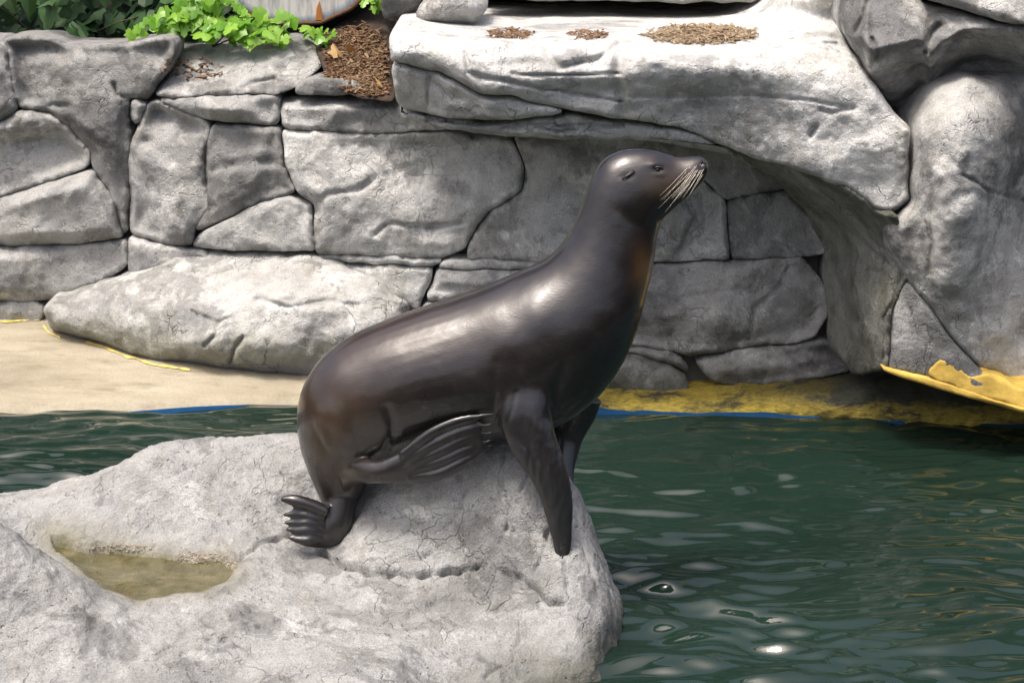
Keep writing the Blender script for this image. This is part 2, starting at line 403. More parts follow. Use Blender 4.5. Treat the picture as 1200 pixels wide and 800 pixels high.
# ------------------------------------------------------------------ rock wall at the back
def wallY(x, y): return 12.72 - 1.10 * np.clip(x, -400, 1100) / 950 + .16 * (400 - y) / 400 + .04 * np.sin(x / 70)
wall = empty('rock_wall', (-.8, 12.3, 0), 'grey rock wall of big rounded stones at the back of the pool', 'rock wall')
SW = [  # polygon, tint (stone tone; at the left also shade put into it), options
 ([(-300,48),(2,46),(8,60),(12,100),(22,128),(0,142),(-300,152)], .75, dict(facet=(4,.12))),
 ([(8,62),(3,46),(40,42),(60,45),(80,53),(130,53),(165,48),(200,44),(206,52),(195,85),(173,117),(150,115),(150,200),(150,274),(143,270),(128,225),(108,195),(106,175),(85,150),(60,132),(24,126),(14,100)], .66,
   dict(facet=(6,.16), cracks=[([(150,115),(138,112),(134,98)],3,.05),([(48,132),(60,124),(78,124)],5,.05)], feats=[(60,50,70,14,.10),(165,90,30,26,-.05),(128,200,14,50,-.05)])),
 ([(-300,154),(0,144),(22,130),(60,134),(85,152),(105,177),(103,195),(60,212),(0,230),(-300,240)], 1.0, dict(facet=(5,.14), feats=[(40,150,30,10,-.05)])),
 ([(-300,243),(0,233),(60,215),(106,199),(128,228),(140,262),(145,277),(90,285),(0,287),(-300,287)], .95, dict(facet=(5,.16), feats=[(50,225,60,12,-.05)])),
 ([(-300,290),(0,290),(90,288),(148,281),(150,310),(125,325),(80,348),(50,352),(-300,352)], .88, dict(facet=(5,.1))),
 ([(-300,355),(45,354),(52,361),(45,378),(0,380),(-300,380)], .8, dict()),
 ([(153,118),(172,120),(161,147),(153,142)], .9, dict(erec=.03,bulge=.01)),
 ([(174,120),(181,117),(210,128),(240,142),(246,150),(240,180),(242,220),(245,245),(228,265),(224,288),(200,286),(155,275),(151,200),(153,166),(161,150)], .9,
   dict(facet=(5,.14), feats=[(172,166,8,6,.04),(178,230,12,40,.02)])),
 ([(249,147),(329,151),(330,190),(346,224),(330,231),(300,237),(260,257),(233,271),(229,267),(245,246),(242,215),(240,180)], .62,
   dict(facet=(6,.14), cracks=[([(250,200),(290,190),(330,190)],9,.04)], feats=[(300,170,30,14,.05)])),
 ([(225,289),(233,276),(270,256),(305,238),(340,230),(364,240),(369,294),(300,293),(236,291)], 1.02, dict(facet=(5,.10))),
 ([(152,278),(200,289),(223,293),(245,296),(250,330),(150,330)], 1.25, dict()),
 ([(208,52),(235,56),(280,52),(310,47),(350,38),(371,58),(377,78),(350,99),(325,111),(300,109),(260,111),(200,114),(181,112),(197,85)], .95,
   dict(facet=(4,.08), cracks=[([(275,110),(300,98),(322,92),(325,96)],5,.07)], extra=lambda x,y,d: np.clip(112-y,0,80)*.010, back=.6)),
 ([(184,117),(260,113),(325,113),(329,119),(326,147),(240,140),(211,127)], .85, dict(facet=(4,.1))),
 ([(345,101),(360,94),(420,95),(426,105),(400,112),(345,110)], .7, dict()),
 ([(331,116),(400,113),(470,115),(525,150),(440,157),(331,150)], 1.12, dict(facet=(4,.10), extra=lambda x,y,d: np.clip(128-y,0,30)*.012)),
 ([(331,153),(440,159),(520,156),(600,165),(615,200),(610,225),(575,245),(560,262),(545,290),(520,302),(370,297),(369,240),(350,227),(336,195)], 1.25,
   dict(facet=(6,.10), cracks=[([(372,240),(385,228),(420,222),(440,210)],5,.035),([(440,275),(455,262),(500,268),(540,262)],4,.03),([(430,160),(452,185),(470,200)],4,.03),([(500,190),(490,230),(500,255)],1.6,.015)],
        feats=[(400,190,30,20,.045),(430,262,34,16,.04),(395,260,26,22,-.04),(480,215,22,18,.04),(520,285,30,9,-.03)])),
 ([(602,160),(760,158),(798,188),(828,218),(850,236),(855,303),(700,309),(547,303),(549,290),(563,263),(579,246),(613,226),(618,200)], 1.05,
   dict(facet=(4,.06), cracks=[([(790,310),(805,280),(815,255),(808,235)],5,.05)], feats=[(800,255,26,30,-.04)])),
 ([(372,299),(520,304),(512,311),(440,309),(376,304)], 1.3, dict(erec=.04,bulge=.02,edge=5)),
 ([(523,305),(620,306),(720,311),(720,317),(514,314)], 1.3, dict(erec=.04,bulge=.02,edge=5)),
 ([(400,311),(440,312),(507,314),(504,330),(488,365),(460,352),(435,332),(415,318)], 1.2, dict(facet=(4,.06))),
 ([(512,317),(720,320),(720,352),(500,352),(506,335)], 1.25, dict(facet=(4,.05), feats=[(530,340,40,7,.05)])),
 ([(498,355),(720,355),(720,440),(470,440),(490,370)], 1.1, dict()),
 ([(760,157),(900,168),(935,216),(880,228),(850,233),(830,215),(800,188)], .72, dict(facet=(3,.05))),
 ([(858,303),(853,236),(882,230),(922,224),(962,262),(967,298),(930,301)], .75, dict(facet=(4,.08))),
 ([(722,313),(850,308),(940,302),(966,330),(973,360),(956,394),(930,401),(870,407),(810,417),(790,411),(722,403)], .85,
   dict(facet=(5,.14), cracks=[([(795,352),(822,345),(880,338)],4,.02),([(880,400),(884,362),(915,335),(925,312)],4,.03)], feats=[(770,350,22,40,-.03),(850,375,45,20,-.06)])),
 ([(650,406),(722,406),(788,413),(806,428),(808,436),(780,424),(740,413),(650,413)], .7, dict(edge=5, erec=.05,bulge=.02)),
 ([(640,415),(740,416),(780,427),(803,440),(808,462),(790,474),(700,478),(640,478)], .8, dict(facet=(3,.1))),
 ([(814,424),(870,410),(935,404),(976,400),(1002,432),(960,442),(900,452),(860,452),(834,446)], .85, dict(facet=(4,.2), bulge=.10)),
]
for i, (pl, tn, kw) in enumerate(SW):
    kw = dict(kw); kw.pop('erec', 0); kw.pop('edge', 0); stone('stone', wall, pl, wallY, M_wall, tint=tn, seed=i, meet=15, erec=0, chip=(50, .10), **kw)
# rough core behind the joints, coloured dark as the shadow in them
cx, cy = np.meshgrid(np.arange(-310, 1010, 12.), np.arange(50, 500, 12.), indexing='ij')
top = np.interp(cx[:, 0], [-310, 0, 60, 150, 205, 350, 372, 430, 460, 1010], [64, 64, 66, 72, 122, 122, 122, 136, 145, 170])
cyy = np.maximum(cy, top[:, None])
cw = at(cx.ravel(), cyy.ravel(), (wallY(cx, cyy) + .20).ravel()); ii = np.arange(cw.shape[0]).reshape(cx.shape)
mesh_obj('core', cw, np.stack([ii[:-1, :-1], ii[:-1, 1:], ii[1:, 1:], ii[1:, :-1]], -1).reshape(-1, 4), M_core, wall)

# the foot of the wall at the waterline
foot = stone('pool_kerb', None, [(640,475),(700,473),(790,471),(840,464),(900,462),(960,457),(1010,447),(1060,432),(1130,440),(1330,450),(1330,515),(640,500)],
             lambda x, y: 11.50 - .0006 * (x - 640) - .0016*np.clip(y-440,0,60), M_yel, erec=.12, edge=16, bulge=.03, nz=.05, fine=.02, seed=91, chip=(40, .03))
tag(foot, 'low kerb crusted with yellow and black growth along the waterline', 'kerb')
pw = []
for x in np.linspace(640, 1330, 40): 
    q = at(x, 470, 11.40 - .0006 * (x - 640)); pw.append((q[0], q[1], .010)); 
vb = np.array(pw); vlo = vb.copy(); vlo[:, 2] = -.9; vbk = vb.copy(); vbk[:, 1] += .5
n = len(vb); V = np.vstack([vlo, vb, vbk]); F = [[i, i + 1, n + i + 1, n + i] for i in range(n - 1)] + [[n + i, n + i + 1, 2 * n + i + 1, 2 * n + i] for i in range(n - 1)]
tag(mesh_obj('pool_wall', V, F, M_blue), kind='structure', label='blue painted pool wall at the waterline')

# ------------------------------------------------------------------ ledge over the pool
LC = [(455,40),(455,90),(470,130),(560,58),(560,110),(560,150),(700,60),(700,110),(700,155),(850,60),(850,120),(850,170),
      (950,60),(950,130),(950,200),(1040,130),(1050,180),(1060,235),(1000,215),
      (470,22),(560,40),(560,27),(560,12),(700,45),(700,30),(700,13),(850,45),(850,30),(850,11),(925,22),(930,0),(990,10),(1000,60),(940,-20),(560,-10),(850,-10),(700,-10)]
LY = [11.25,11.2,11.3,10.98,10.95,11.02,10.95,10.95,11.0,10.92,10.85,10.92,
      10.9,10.72,10.75,10.72,10.62,10.66,10.72,
      11.7,11.35,12.1,13.2,11.25,12.0,13.2,11.3,12.0,13.2,11.7,11.75,11.5,11.0,12.0,14.3,14.3,14.3]
ledgeY = tps([(a / 1000, b / 300) for a, b in LC], LY, 1e-5)
def lY(x, y): return ledgeY(x / 1000, y / 300)
ledge = empty('rock_ledge', (.8, 11.2, 1.6), 'thick pale rock ledge overhanging the pool wall above the cave', 'rock ledge')
CR = [(457,72),(500,80),(530,90),(560,108),(600,112),(650,125),(690,133),(740,140),(800,148),(850,165),(905,167)]
L1 = [(456,42),(462,30),(490,26),(560,19),(720,19),(885,17),(893,5),(900,-25),(992,-25),(990,48),(1010,80),(1043,125),(1066,150),(1064,234),(1050,248),(1032,247),(1000,224),(960,208),(910,190),(880,182),(850,172)] + CR[::-1][2:] + [(457,70)]
stone('slab', ledge, L1, lY, M_ledge, seed=201, chip=(75, .07), edge=4, erec=.05, bulge=.02, nz=.05, fine=.014, back=1.0, tint=1.12, wob=2.5,
      cracks=[([(640,62),(655,80),(700,68),(728,50)],5,.05),([(545,60),(548,85),(600,98),(675,110),(728,118)],3,.045),([(600,88),(680,88),(730,87)],1.8,.04),
              ([(728,50),(722,90),(732,130)],9,.07),([(735,114),(800,114),(880,112),(950,118),(990,126)],2.2,.02),([(860,50),(920,48),(980,52)],3,.05),([(905,30),(960,32),(990,42)],2.5,.03),
              ([(950,160),(957,150)],4,.05),([(960,128),(975,132),(1000,126)],3,.03)],
      feats=[(700,75,50,13,.07),(690,105,40,12,.05),(850,105,40,22,.06),(765,70,14,8,-.05),(800,90,30,40,-.03),(610,75,40,10,.05)])
L2 = [(459,75),(500,83),(530,93),(558,111),(600,115),(648,128),(662,131),(640,136),(580,140),(535,139),(500,132),(478,128),(464,118)]
stone('slab', ledge, L2, lambda x, y: lY(x, y) + .02, M_ledge, seed=202, edge=6, erec=.07, bulge=.03, back=.9, tint=1.1,
      cracks=[([(505,92),(525,112),(560,126)],7,.05),([(503,90),(500,128)],2,.02)], feats=[(560,122,40,7,-.04)])
L3 = [(470,128),(500,135),(535,142),(580,143),(640,139),(664,134),(690,137),(740,145),(800,152),(850,170),(868,184),(830,176),(790,168),(740,163),(700,163),(640,162),(590,159),(540,152),(500,146),(478,138)]
stone('slab', ledge, L3, lambda x, y: lY(x, y) + .07, M_ledge, seed=203, edge=6, erec=.10, bulge=.03, back=.8, tint=.95,
      cracks=[([(500,141),(560,146),(640,146),(730,147)],2.2,.05),([(590,150),(660,152),(700,150)],2.5,.04)])
# underside of the ledge and slab above the dark slot
UB = at(np.array([470, 560, 720, 850, 850, 720, 560, 470.]), np.array([132, 150, 157, 172, 172, 157, 150, 132.]), np.array([11.4, 11.15, 11.12, 11.02, 12.2, 12.5, 12.6, 12.6]))
UB[4:, 2] = UB[:4][::-1, 2] + .02
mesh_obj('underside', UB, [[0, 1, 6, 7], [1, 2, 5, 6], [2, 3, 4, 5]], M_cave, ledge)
cap = stone('cap_slab', None, [(566,-60),(568,-10),(576,-3),(640,1),(700,0),(800,3),(886,2),(896,-8),(900,-60)], lambda x, y: 12.75 + 0 * x + .004*(x-560)*0, M_ledge, tint=.8, seed=210, edge=5, erec=.05, back=1.6, nz=.02)
tag(cap, 'flat grey slab roofing the dark slot above the ledge', 'stone')
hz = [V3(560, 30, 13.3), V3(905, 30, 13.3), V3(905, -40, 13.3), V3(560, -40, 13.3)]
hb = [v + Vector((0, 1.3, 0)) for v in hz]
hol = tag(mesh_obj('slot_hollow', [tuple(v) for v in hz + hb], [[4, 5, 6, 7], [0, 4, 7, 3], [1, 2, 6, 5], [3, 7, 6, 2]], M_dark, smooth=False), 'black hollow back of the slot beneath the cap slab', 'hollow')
kn = stone('boulder', None, [(490,33),(487,16),(497,2),(503,-30),(562,-30),(570,0),(573,8),(562,22),(556,31),(520,35)], lambda x, y: 11.75 + .002 * (35 - y) + 0 * x, M_ledge, tint=1.0, seed=211, edge=16, erec=.18, bulge=.1, facet=(6, .2), back=.5)
tag(kn, 'small knobbly pale boulder sitting on the ledge beside the dark slot', 'boulder')
gb = stone('boulder', None, [(444,-30),(500,-30),(489,14),(470,23),(450,23)], lambda x, y: 12.15 + 0 * x, M_wall, tint=.8, seed=212, edge=8, facet=(4, .1))
tag(gb, 'plain dark grey block behind the knobbly boulder, beside the leaf litter', 'boulder')

# ------------------------------------------------------------------ cave mouth and rocks at the right
arch = empty('rock_arch', (2.0, 11.0, 0), 'curved shadowed rock flank of the cave under the ledge', 'rock arch')
AC = tps([(.87,.185),(.93,.21),(.98,.24),(1.02,.27),(1.06,.33),(1.04,.36),(1.035,.43),(.98,.41),(.97,.35),(.965,.28),(.92,.22),(1.0,.33),(1.0,.43)],
         [11.25,11.15,11.0,10.92,10.72,10.75,10.78,11.5,11.62,11.6,11.45,11.2,11.2], 1e-4)
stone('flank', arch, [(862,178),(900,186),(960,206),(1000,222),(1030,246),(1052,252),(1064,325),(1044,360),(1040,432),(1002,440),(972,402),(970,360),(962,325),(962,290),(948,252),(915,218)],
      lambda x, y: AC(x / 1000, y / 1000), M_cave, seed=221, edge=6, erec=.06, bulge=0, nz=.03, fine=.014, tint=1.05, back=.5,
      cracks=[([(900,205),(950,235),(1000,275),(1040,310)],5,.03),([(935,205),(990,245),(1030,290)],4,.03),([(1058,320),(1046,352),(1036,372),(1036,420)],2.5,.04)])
RC = [(1068,150),(1066,235),(1040,280),(1060,325),(1100,100),(1130,150),(1130,250),(1120,330),(1120,400),(1200,100),(1200,250),(1200,400),(1200,460),(1240,250)]
RYv = [10.72,10.70,10.72,10.66,10.72,10.36,10.28,10.34,10.5,10.60,10.62,10.5,10.42,10.8]
RT = tps([(a / 1000, b / 1000) for a, b in RC], RYv, 1e-5)
rb = empty('boulder', (2.7, 10.8, .3), 'tall weathered boulder beside the cave with bright yellow paint at its foot', 'boulder')
stone('upper_rock', rb, [(1070,150),(1086,122),(1104,96),(1130,91),(1420,90),(1420,500),(1200,461),(1150,432),(1122,404),(1087,352),(1061,327),(1040,292),(1036,264),(1052,249),(1068,234)],
      lambda x, y: RT(x / 1000, y / 1000), M_right, seed=231, chip=(85, .12), edge=9, erec=.08, bulge=.03, nz=.06, fine=.014, back=1.2, tint=1.0,
      cracks=[([(1085,260),(1092,285),(1088,320)],3,.03),([(1130,205),(1160,225),(1200,235)],3,.03)],
      extra=lambda x, y, d: .0028 * np.clip(x - 1132 - 8*np.sin(y/30), 0, 60))
stone('lower_rock', rb, [(1062,329),(1086,354),(1121,406),(1150,435),(1200,463),(1420,503),(1420,498),(1200,474),(1130,455),(1100,446),(1060,435),(1040,430),(1042,364)],
      lambda x, y: RT(x / 1000, y / 1000) + .02, M_right, seed=232, chip=None, nz=.012, edge=5, erec=.05, bulge=.02, tint=.85, back=.9)
stone('yellow_patch', rb, [(1092,440),(1092,430),(1104,424),(1122,428),(1135,442),(1160,440),(1200,457),(1420,478),(1420,500),(1200,478),(1140,460)],
      lambda x, y: RT(x / 1000, y / 1000) - .004, M_foam, step=1.5, wob=4, seed=233, chip=None, edge=2, erec=.004, bulge=.0, nz=.004, fine=.003, back=.5)
stone('yellow_strip', rb, [(1034,430),(1060,436),(1100,447),(1140,459),(1200,477),(1420,499),(1420,508),(1200,483),(1130,463),(1080,449),(1036,434)],
      lambda x, y: RT(x / 1000, y / 1000) - .01, M_foam, step=1.2, seed=234, chip=None, edge=2, erec=.02, bulge=0, nz=.005, fine=.003, back=1.2, wob=1)
def UY(x, y):
    ed = np.interp(x, [985, 1010, 1020, 1075, 1083, 1090, 1105, 1130, 1180, 1210, 1270], [40, 42, 58, 46, 50, 62, 48, 34, 32, 42, 52])
    below = np.clip(y - ed, 0, 200)
    return 10.62 + .10 * np.cos(x / 60) - .10 * np.clip((x - 1080) / 100, 0, 1) + .0026 * np.clip(ed - y, 0, 200) + .0085 * below + .22 * np.clip((1016 - x) / 20, 0, 1)
ub = stone('boulder', None, [(985,-60),(991,32),(1013,82),(1045,126),(1069,149),(1088,120),(1104,95),(1150,92),(1420,88),(1420,44),(1182,32),(1132,15),(1100,7),(1080,2),(1076,-60)],
      UY, M_right, seed=241, edge=7, erec=.06, bulge=.03, nz=.06, fine=.014, back=.9, tint=1.05, chip=(50, .07),
      cracks=[([(1020,-10),(1012,20),(1002,40)],4,.05),([(1085,62),(1092,38),(1100,30)],5,.09),([(1020,80),(1028,62),(1022,45)],3,.05)])
tag(ub, 'dark undercut boulder wedged between the ledge and the tall boulder', 'boulder')
tb = stone('boulder', None, [(1079,-60),(1083,-1),(1102,3),(1132,11),(1184,28),(1420,41),(1420,-60)], lambda x, y: UY(x, np.minimum(y, 30)) - .25, M_right, seed=242, edge=8, erec=.08, back=.8, tint=.95, facet=(4, .1))
tag(tb, 'grey boulder capping the dark undercut boulder at the right', 'boulder')

# ------------------------------------------------------------------ beach and the long boulder
m, nt, b = newmat('beach_concrete'); N = NT(nt); M_beach = m
tc = N.n('ShaderNodeNewGeometry').outputs['Position']
mpg = N.n('ShaderNodeMapping'); mpg.inputs['Scale'].default_value = (.5, 1.4, 1); N.l(tc, mpg.inputs[0])
a_ = N.noise(mpg.outputs[0], 2.2, 6, .6, .4); g_ = N.noise(tc, 60, 4, .7)
c = N.ramp(a_, [(.3, (.23, .20, .138)), (.5, (.33, .29, .205)), (.7, (.40, .365, .275))])
c = N.mix(N.ramp(N.noise(mpg.outputs[0], 5, 8, .7), [(.52, 0), (.66, .7)]), c, (.19, .155, .10))
c = N.mix(.5, c, N.mix(1.0, c, N.ramp(g_, [(.3, .7), (.7, 1.2)]), 'MULTIPLY')); N.l(c, b.inputs['Base Color'])
b.inputs['Roughness'].default_value = .7
bp = N.n('ShaderNodeBump'); bp.inputs['Strength'].default_value = .3; bp.inputs['Distance'].default_value = .02; N.l(g_, bp.inputs['Height']); N.l(bp.outputs[0], b.inputs['Normal'])
bx = np.linspace(-8.0, -.1, 220); by = np.linspace(10.9, 13.3, 100)
BX, BY = np.meshgrid(bx, by, indexing='ij')
yw = np.interp(BX, [-5, -3, -2.2, -1.5, -1.2, -.6, 0], [11.30, 11.36, 11.44, 11.53, 11.56, 11.62, 11.62])
dd = BY - yw
BZ = np.where(dd < 0, dd * 1.6, .035 * np.clip(dd / .05, 0, 1) + .160 * dd)
BZ = np.where(dd > 1.2, .035 + .192 + (dd - 1.2) * .1, BZ)
bp_ = np.stack([BX.ravel(), BY.ravel(), BZ.ravel()], -1)
bp_[:, 2] += (.012 * fbm(bp_ * 1.5, 3) + .003 * fbm(bp_ * 9, 3)) * np.clip(dd.ravel() / .1, 0, 1)
ii = np.arange(BX.size).reshape(BX.shape); Fb = np.stack([ii[:-1, :-1], ii[1:, :-1], ii[1:, 1:], ii[:-1, 1:]], -1).reshape(-1, 4)
tag(mesh_obj('beach', bp_, Fb, M_beach), kind='structure', label='sloping tan concrete beach beside the pool')
pw = np.array([(x, float(np.interp(x, [-5, -3, -2.2, -1.5, -1.2, -.6, 0], [11.30, 11.36, 11.44, 11.53, 11.56, 11.62, 11.62])) - .025, -.010 + .015 * math.sin(x * 3.1 + 1)) for x in np.linspace(-8, 0, 90)])
lo = pw.copy(); lo[:, 2] = -.9; n = len(pw)
bk = pw.copy(); bk[:, 1] += .05
tag(mesh_obj('pool_wall', np.vstack([lo, pw, bk]), [[i, i + 1, n + i + 1, n + i] for i in range(n - 1)] + [[n + i, n + i + 1, 2 * n + i + 1, 2 * n + i] for i in range(n - 1)], M_blue), kind='structure', label='blue painted pool wall below the tan beach')

bb_ = BVHTree.FromPolygons([Vector(v) for v in bp_.tolist()], Fb.tolist())
M_line = simple_mat('worn_yellow_paint', (.62, .47, .12), .85, .5, 14, .3, .2)
for pl_, lab_ in (([(-40,379),(0,377),(25,376),(46,375)], 'worn yellow paint line along the foot of the wall beside the beach'), ([(50,382),(58,391),(70,396)], 'short worn yellow paint mark at the tip of the long boulder'), ([(102,402),(126,410),(150,419),(185,428),(222,435)], 'worn yellow paint line along the foot of the long boulder')):
    Q_ = refine(pl_, 4, 2.0, False); V_ = []
    for k, (x, y) in enumerate(Q_):
        w_ = 1.1 + .9 * math.sin(k * 1.7) * math.sin(k * .6 + 1)
        for dy in (-w_, w_):
            h = bb_.ray_cast(Vector((0, 0, CAM_H)), Vector([float(q) for q in ray(x, y + dy)]).normalized()); V_.append(tuple(h[0] + Vector((0, 0, .006))))
    tag(mesh_obj('paint_line', V_, [[2 * k, 2 * k + 1, 2 * k + 3, 2 * k + 2] for k in range(len(Q_) - 1)], M_line), kind='structure', label=lab_)
BT = tps([(a / 1000, b / 1000) for a, b in [(50,362),(60,385),(150,415),(250,437),(350,444),(475,440),(120,335),(200,310),(300,294),(400,305),(475,345),(150,370),(250,360),(330,350),(420,380),(250,415),(350,420)]],
         [12.42,12.36,12.14,11.95,11.90,11.95,12.46,12.5,12.46,12.3,12.15,12.16,12.0,11.93,11.90,11.86,11.84], 1e-5)
lb = stone('boulder', None, [(50,364),(62,350),(100,338),(130,325),(165,312),(205,298),(250,293),(300,292),(360,295),(395,305),(425,318),(455,335),(480,355),(480,446),(350,446),(280,440),(200,427),(150,415),(100,396),(62,388)],
      lambda x, y: BT(x / 1000, y / 1000), M_light, seed=301, chip=(70, .06), edge=14, erec=.12, bulge=.05, nz=.05, fine=.018, back=.7, tint=1.0, wob=3,
      cracks=[([(300,352),(340,360),(380,352),(420,356)],4,.035),([(225,365),(255,378),(270,372)],3,.03),([(285,395),(275,410),(270,425)],3,.05),([(250,395),(240,405)],3,.04),([(330,335),(350,330),(390,335)],3,.02)],
      feats=[(300,405,18,16,-.04),(330,405,20,18,-.04),(240,400,25,12,-.03),(270,405,8,14,.06)])
tag(lb, 'long rounded pale boulder lying on the tan beach against the wall', 'boulder')

# ------------------------------------------------------------------ the boulder the sea lion sits on
FC = [(590,522,8.36),(480,548,8.36),(345,508,8.72),(300,516,8.70),(240,525,8.62),(180,537,8.56),(150,560,8.50),(90,590,8.40),(0,603,8.30),(-80,606,8.3),
      (150,670,7.97),(60,648,8.16),(110,690,7.75),(230,660,8.05),(200,690,7.80),(270,685,7.84),(30,640,8.2),
      (0,612,7.62),(-80,600,7.55),(60,642,7.60),(110,676,7.60),(150,706,7.52),(0,700,7.2),(0,800,6.9),(100,760,7.1),(200,800,7.0),(400,800,7.08),(550,800,7.25),(650,800,7.42),
      (345,630,8.34),(372,642,8.30),(402,662,8.10),(400,600,8.42),(500,600,8.18),(450,645,8.08),(560,668,8.02),(640,655,8.02),(650,700,7.86),(500,740,7.62),(300,740,7.46),(300,665,8.02),(200,600,8.38),(280,570,8.48),
      (690,622,8.30),(703,680,8.0),(714,740,7.8),(705,790,7.55),(640,590,8.18),(615,540,8.3),(600,760,7.56),(680,760,7.62),(440,585,8.32),(180,640,8.18),(120,620,8.25)]
PT = [at(a, b, c) for a, b, c in FC]
PT += [np.array(q) for q in [(-2.6, 9.2, .1), (-1.6, 9.2, .15), (-.8, 9.25, .2), (-.3, 9.1, .2), (.2, 9.0, .1), (.3, 8.75, .15), (-2.5, 9.8, -.5), (-1, 9.9, -.5), (.2, 9.7, -.6), (.6, 8.9, -.7), (.72, 8.2, -.8), (.62, 7.5, -.7), (.45, 6.9, -.5),
       (-2.5, 6.2, .1), (-1.2, 6.2, 0), (-.3, 6.3, -.1), (.2, 6.6, -.1), (-3, 7, .4), (-3, 8.2, .4), (.42, 8.5, .10), (.56, 8.5, -.35), (.50, 7.8, -.25), (.52, 8.15, -.08), (.48, 7.5, -.25)]]
PT = np.array(PT)
rockZ = tps(PT[:, :2] / 3.0, PT[:, 2], 2e-4)
def front_height(X, Y): return rockZ(np.asarray(X) / 3.0, np.asarray(Y) / 3.0)
gx = np.arange(-3.0, .85, .0075); gy = np.arange(6.3, 9.6, .0085)
GX, GY = np.meshgrid(gx, gy, indexing='ij'); GZ = front_height(GX, GY)
G = np.stack([GX.ravel(), GY.ravel(), GZ.ravel()], -1)
# pixel position of each point, used only to set the cracks out
def toPx(W):
    x = W[:, 0]; yv = W[:, 1]; z = W[:, 2] - CAM_H
    dep = yv * cP - z * sP; up = yv * sP + z * cP
    return 600 + FPX * x / dep, 400 - FPX * up / dep
fx, fy = toPx(G)
gnx = np.gradient(GZ, .0075, axis=0).ravel(); gny = np.gradient(GZ, .0085, axis=1).ravel()
nrm = np.stack([-gnx, -gny, np.ones(len(gnx))], -1); nrm /= np.linalg.norm(nrm, axis=1)[:, None]
dsp = .018 * fbm(G * 2.0, 3) + .007 * fbm(G * 6, 4, .6) + .0055 * fbm(G * 22, 4, .65) - chips(fx, fy, 105, .075, 901) - chips(fx, fy, 30, .014, 902)
rough_m = np.clip(.35 + 1.2 * fbm(G * 1.1 + 60, 2), 0, 1.2)
dsp += rough_m * .006 * (1 - 2 * np.abs(fbm(G * 9 + 40, 3, .55)))
for pl, wd, dp in [([(375,645),(400,660),(440,667),(500,672),(545,668),(560,664)],4.2,.075),([(560,664),(590,668),(620,684),(645,704),(660,706)],3.2,.055),
                   ([(345,628),(310,640),(285,655),(270,660)],4,.03),([(590,530),(585,560),(600,590),(592,620)],2.2,.022),([(640,560),(650,600),(640,640),(628,670)],2.4,.034),
                   ([(600,590),(640,585)],2.0,.022),([(592,620),(640,625)],2.0,.022),([(560,664),(520,640),(480,655)],2.0,.022),([(592,620),(575,645),(580,664)],2,.02),([(620,555),(612,575),(600,590)],2,.02),([(640,625),(655,650),(668,690)],2.2,.026),([(500,630),(530,610),(545,580)],1.8,.014),([(700,690),(690,660),(680,635)],2,.02),
                   ([(300,738),(340,742),(390,735)],4,.03),([(230,755),(260,750),(300,770)],4,.025),([(20,690),(60,715),(90,722)],4,.02),([(480,720),(520,705),(560,712)],4,.02),([(610,720),(600,770),(570,790)],2,.02)]:
    cd, _, _ = seg_dist(fx, fy, refine(pl, 4, 4.5, False), False)
    vr = np.clip(.85 + .9 * perlin(np.stack([fx / 14, fy / 14, fx * 0 + 6], -1)), .3, 1.5)
    dsp -= dp * vr * np.exp(-(cd / (wd * .62 * vr)) ** 1.2)
PUZ = .305
pudP = np.array([tuple(atz(q[0], q[1], PUZ))[:2] for q in refine([(58,640),(130,650),(200,656),(262,660),(278,668),(262,682),(240,692),(190,698),(158,706),(138,700),(110,682),(85,662)], 6, 4)])
pi_ = inside(G[:, 0], G[:, 1], pudP); pd, _, _ = seg_dist(G[:, 0], G[:, 1], pudP, True)
dsp *= np.where(pi_, .4, np.clip(.4 + pd / .1, 0, 1))
G = G + nrm * dsp[:, None]
G[:, 2] = np.where(pi_, np.minimum(G[:, 2], PUZ - .03 * np.clip(pd / .06, 0, 1)), np.maximum(G[:, 2], PUZ + .010 * np.clip(pd / .03, 0, 1) - np.clip(pd - .05, 0, 9) * .8))
ii = np.arange(GX.size).reshape(GX.shape); Fg = np.stack([ii[:-1, :-1], ii[1:, :-1], ii[1:, 1:], ii[:-1, 1:]], -1)
zf = G[:, 2].reshape(GX.shape)
keep = np.maximum.reduce([zf[:-1, :-1], zf[1:, :-1], zf[1:, 1:], zf[:-1, 1:]]) > -.7
Fg = Fg[keep]
used, inv = np.unique(Fg, return_inverse=True); Fg = inv.reshape(-1, 4); G = G[used]
stv = np.where(pi_, 1.0, np.clip(1 - pd / .16, 0, 1) ** 1.5 * .8)[used]
fr = mesh_obj('boulder', G, Fg, M_front); fr['tint'] = 1.0
fr.data.attributes.new('stain', 'FLOAT', 'POINT').data.foreach_set('value', stv.astype(np.float32))
tag(fr, 'broad cracked pale boulder rising from the pool, the sea lion sitting on it', 'boulder')
BVH[fr.name] = BVHTree.FromPolygons([Vector(v) for v in G.tolist()], Fg.tolist()); FRN = fr.name

# puddle in the hollow of the boulder
m, nt, b = newmat('puddle_water'); N = NT(nt)
tc = N.n('ShaderNodeNewGeometry').outputs['Position']
c = N.ramp(N.noise(tc, 7, 6, .65), [(.3, (.80, .78, .64)), (.55, (.88, .86, .76)), (.75, (.94, .93, .88))])
tp = N.n('ShaderNodeBsdfTransparent'); N.l(c, tp.inputs[0]); gl = N.n('ShaderNodeBsdfGlossy'); gl.inputs['Roughness'].default_value = .16
lw = N.n('ShaderNodeFresnel'); lw.inputs[0].default_value = 1.33; mx = N.n('ShaderNodeMixShader')
N.l(lw.outputs[0], mx.inputs[0]); N.l(tp.outputs[0], mx.inputs[1]); N.l(gl.outputs[0], mx.inputs[2]); N.l(mx.outputs[0], nt.nodes['Material Output'].inputs[0])
pc_ = pudP.mean(0); pz = [(*(pc_ + (q - pc_) * 1.03), PUZ) for q in pudP]
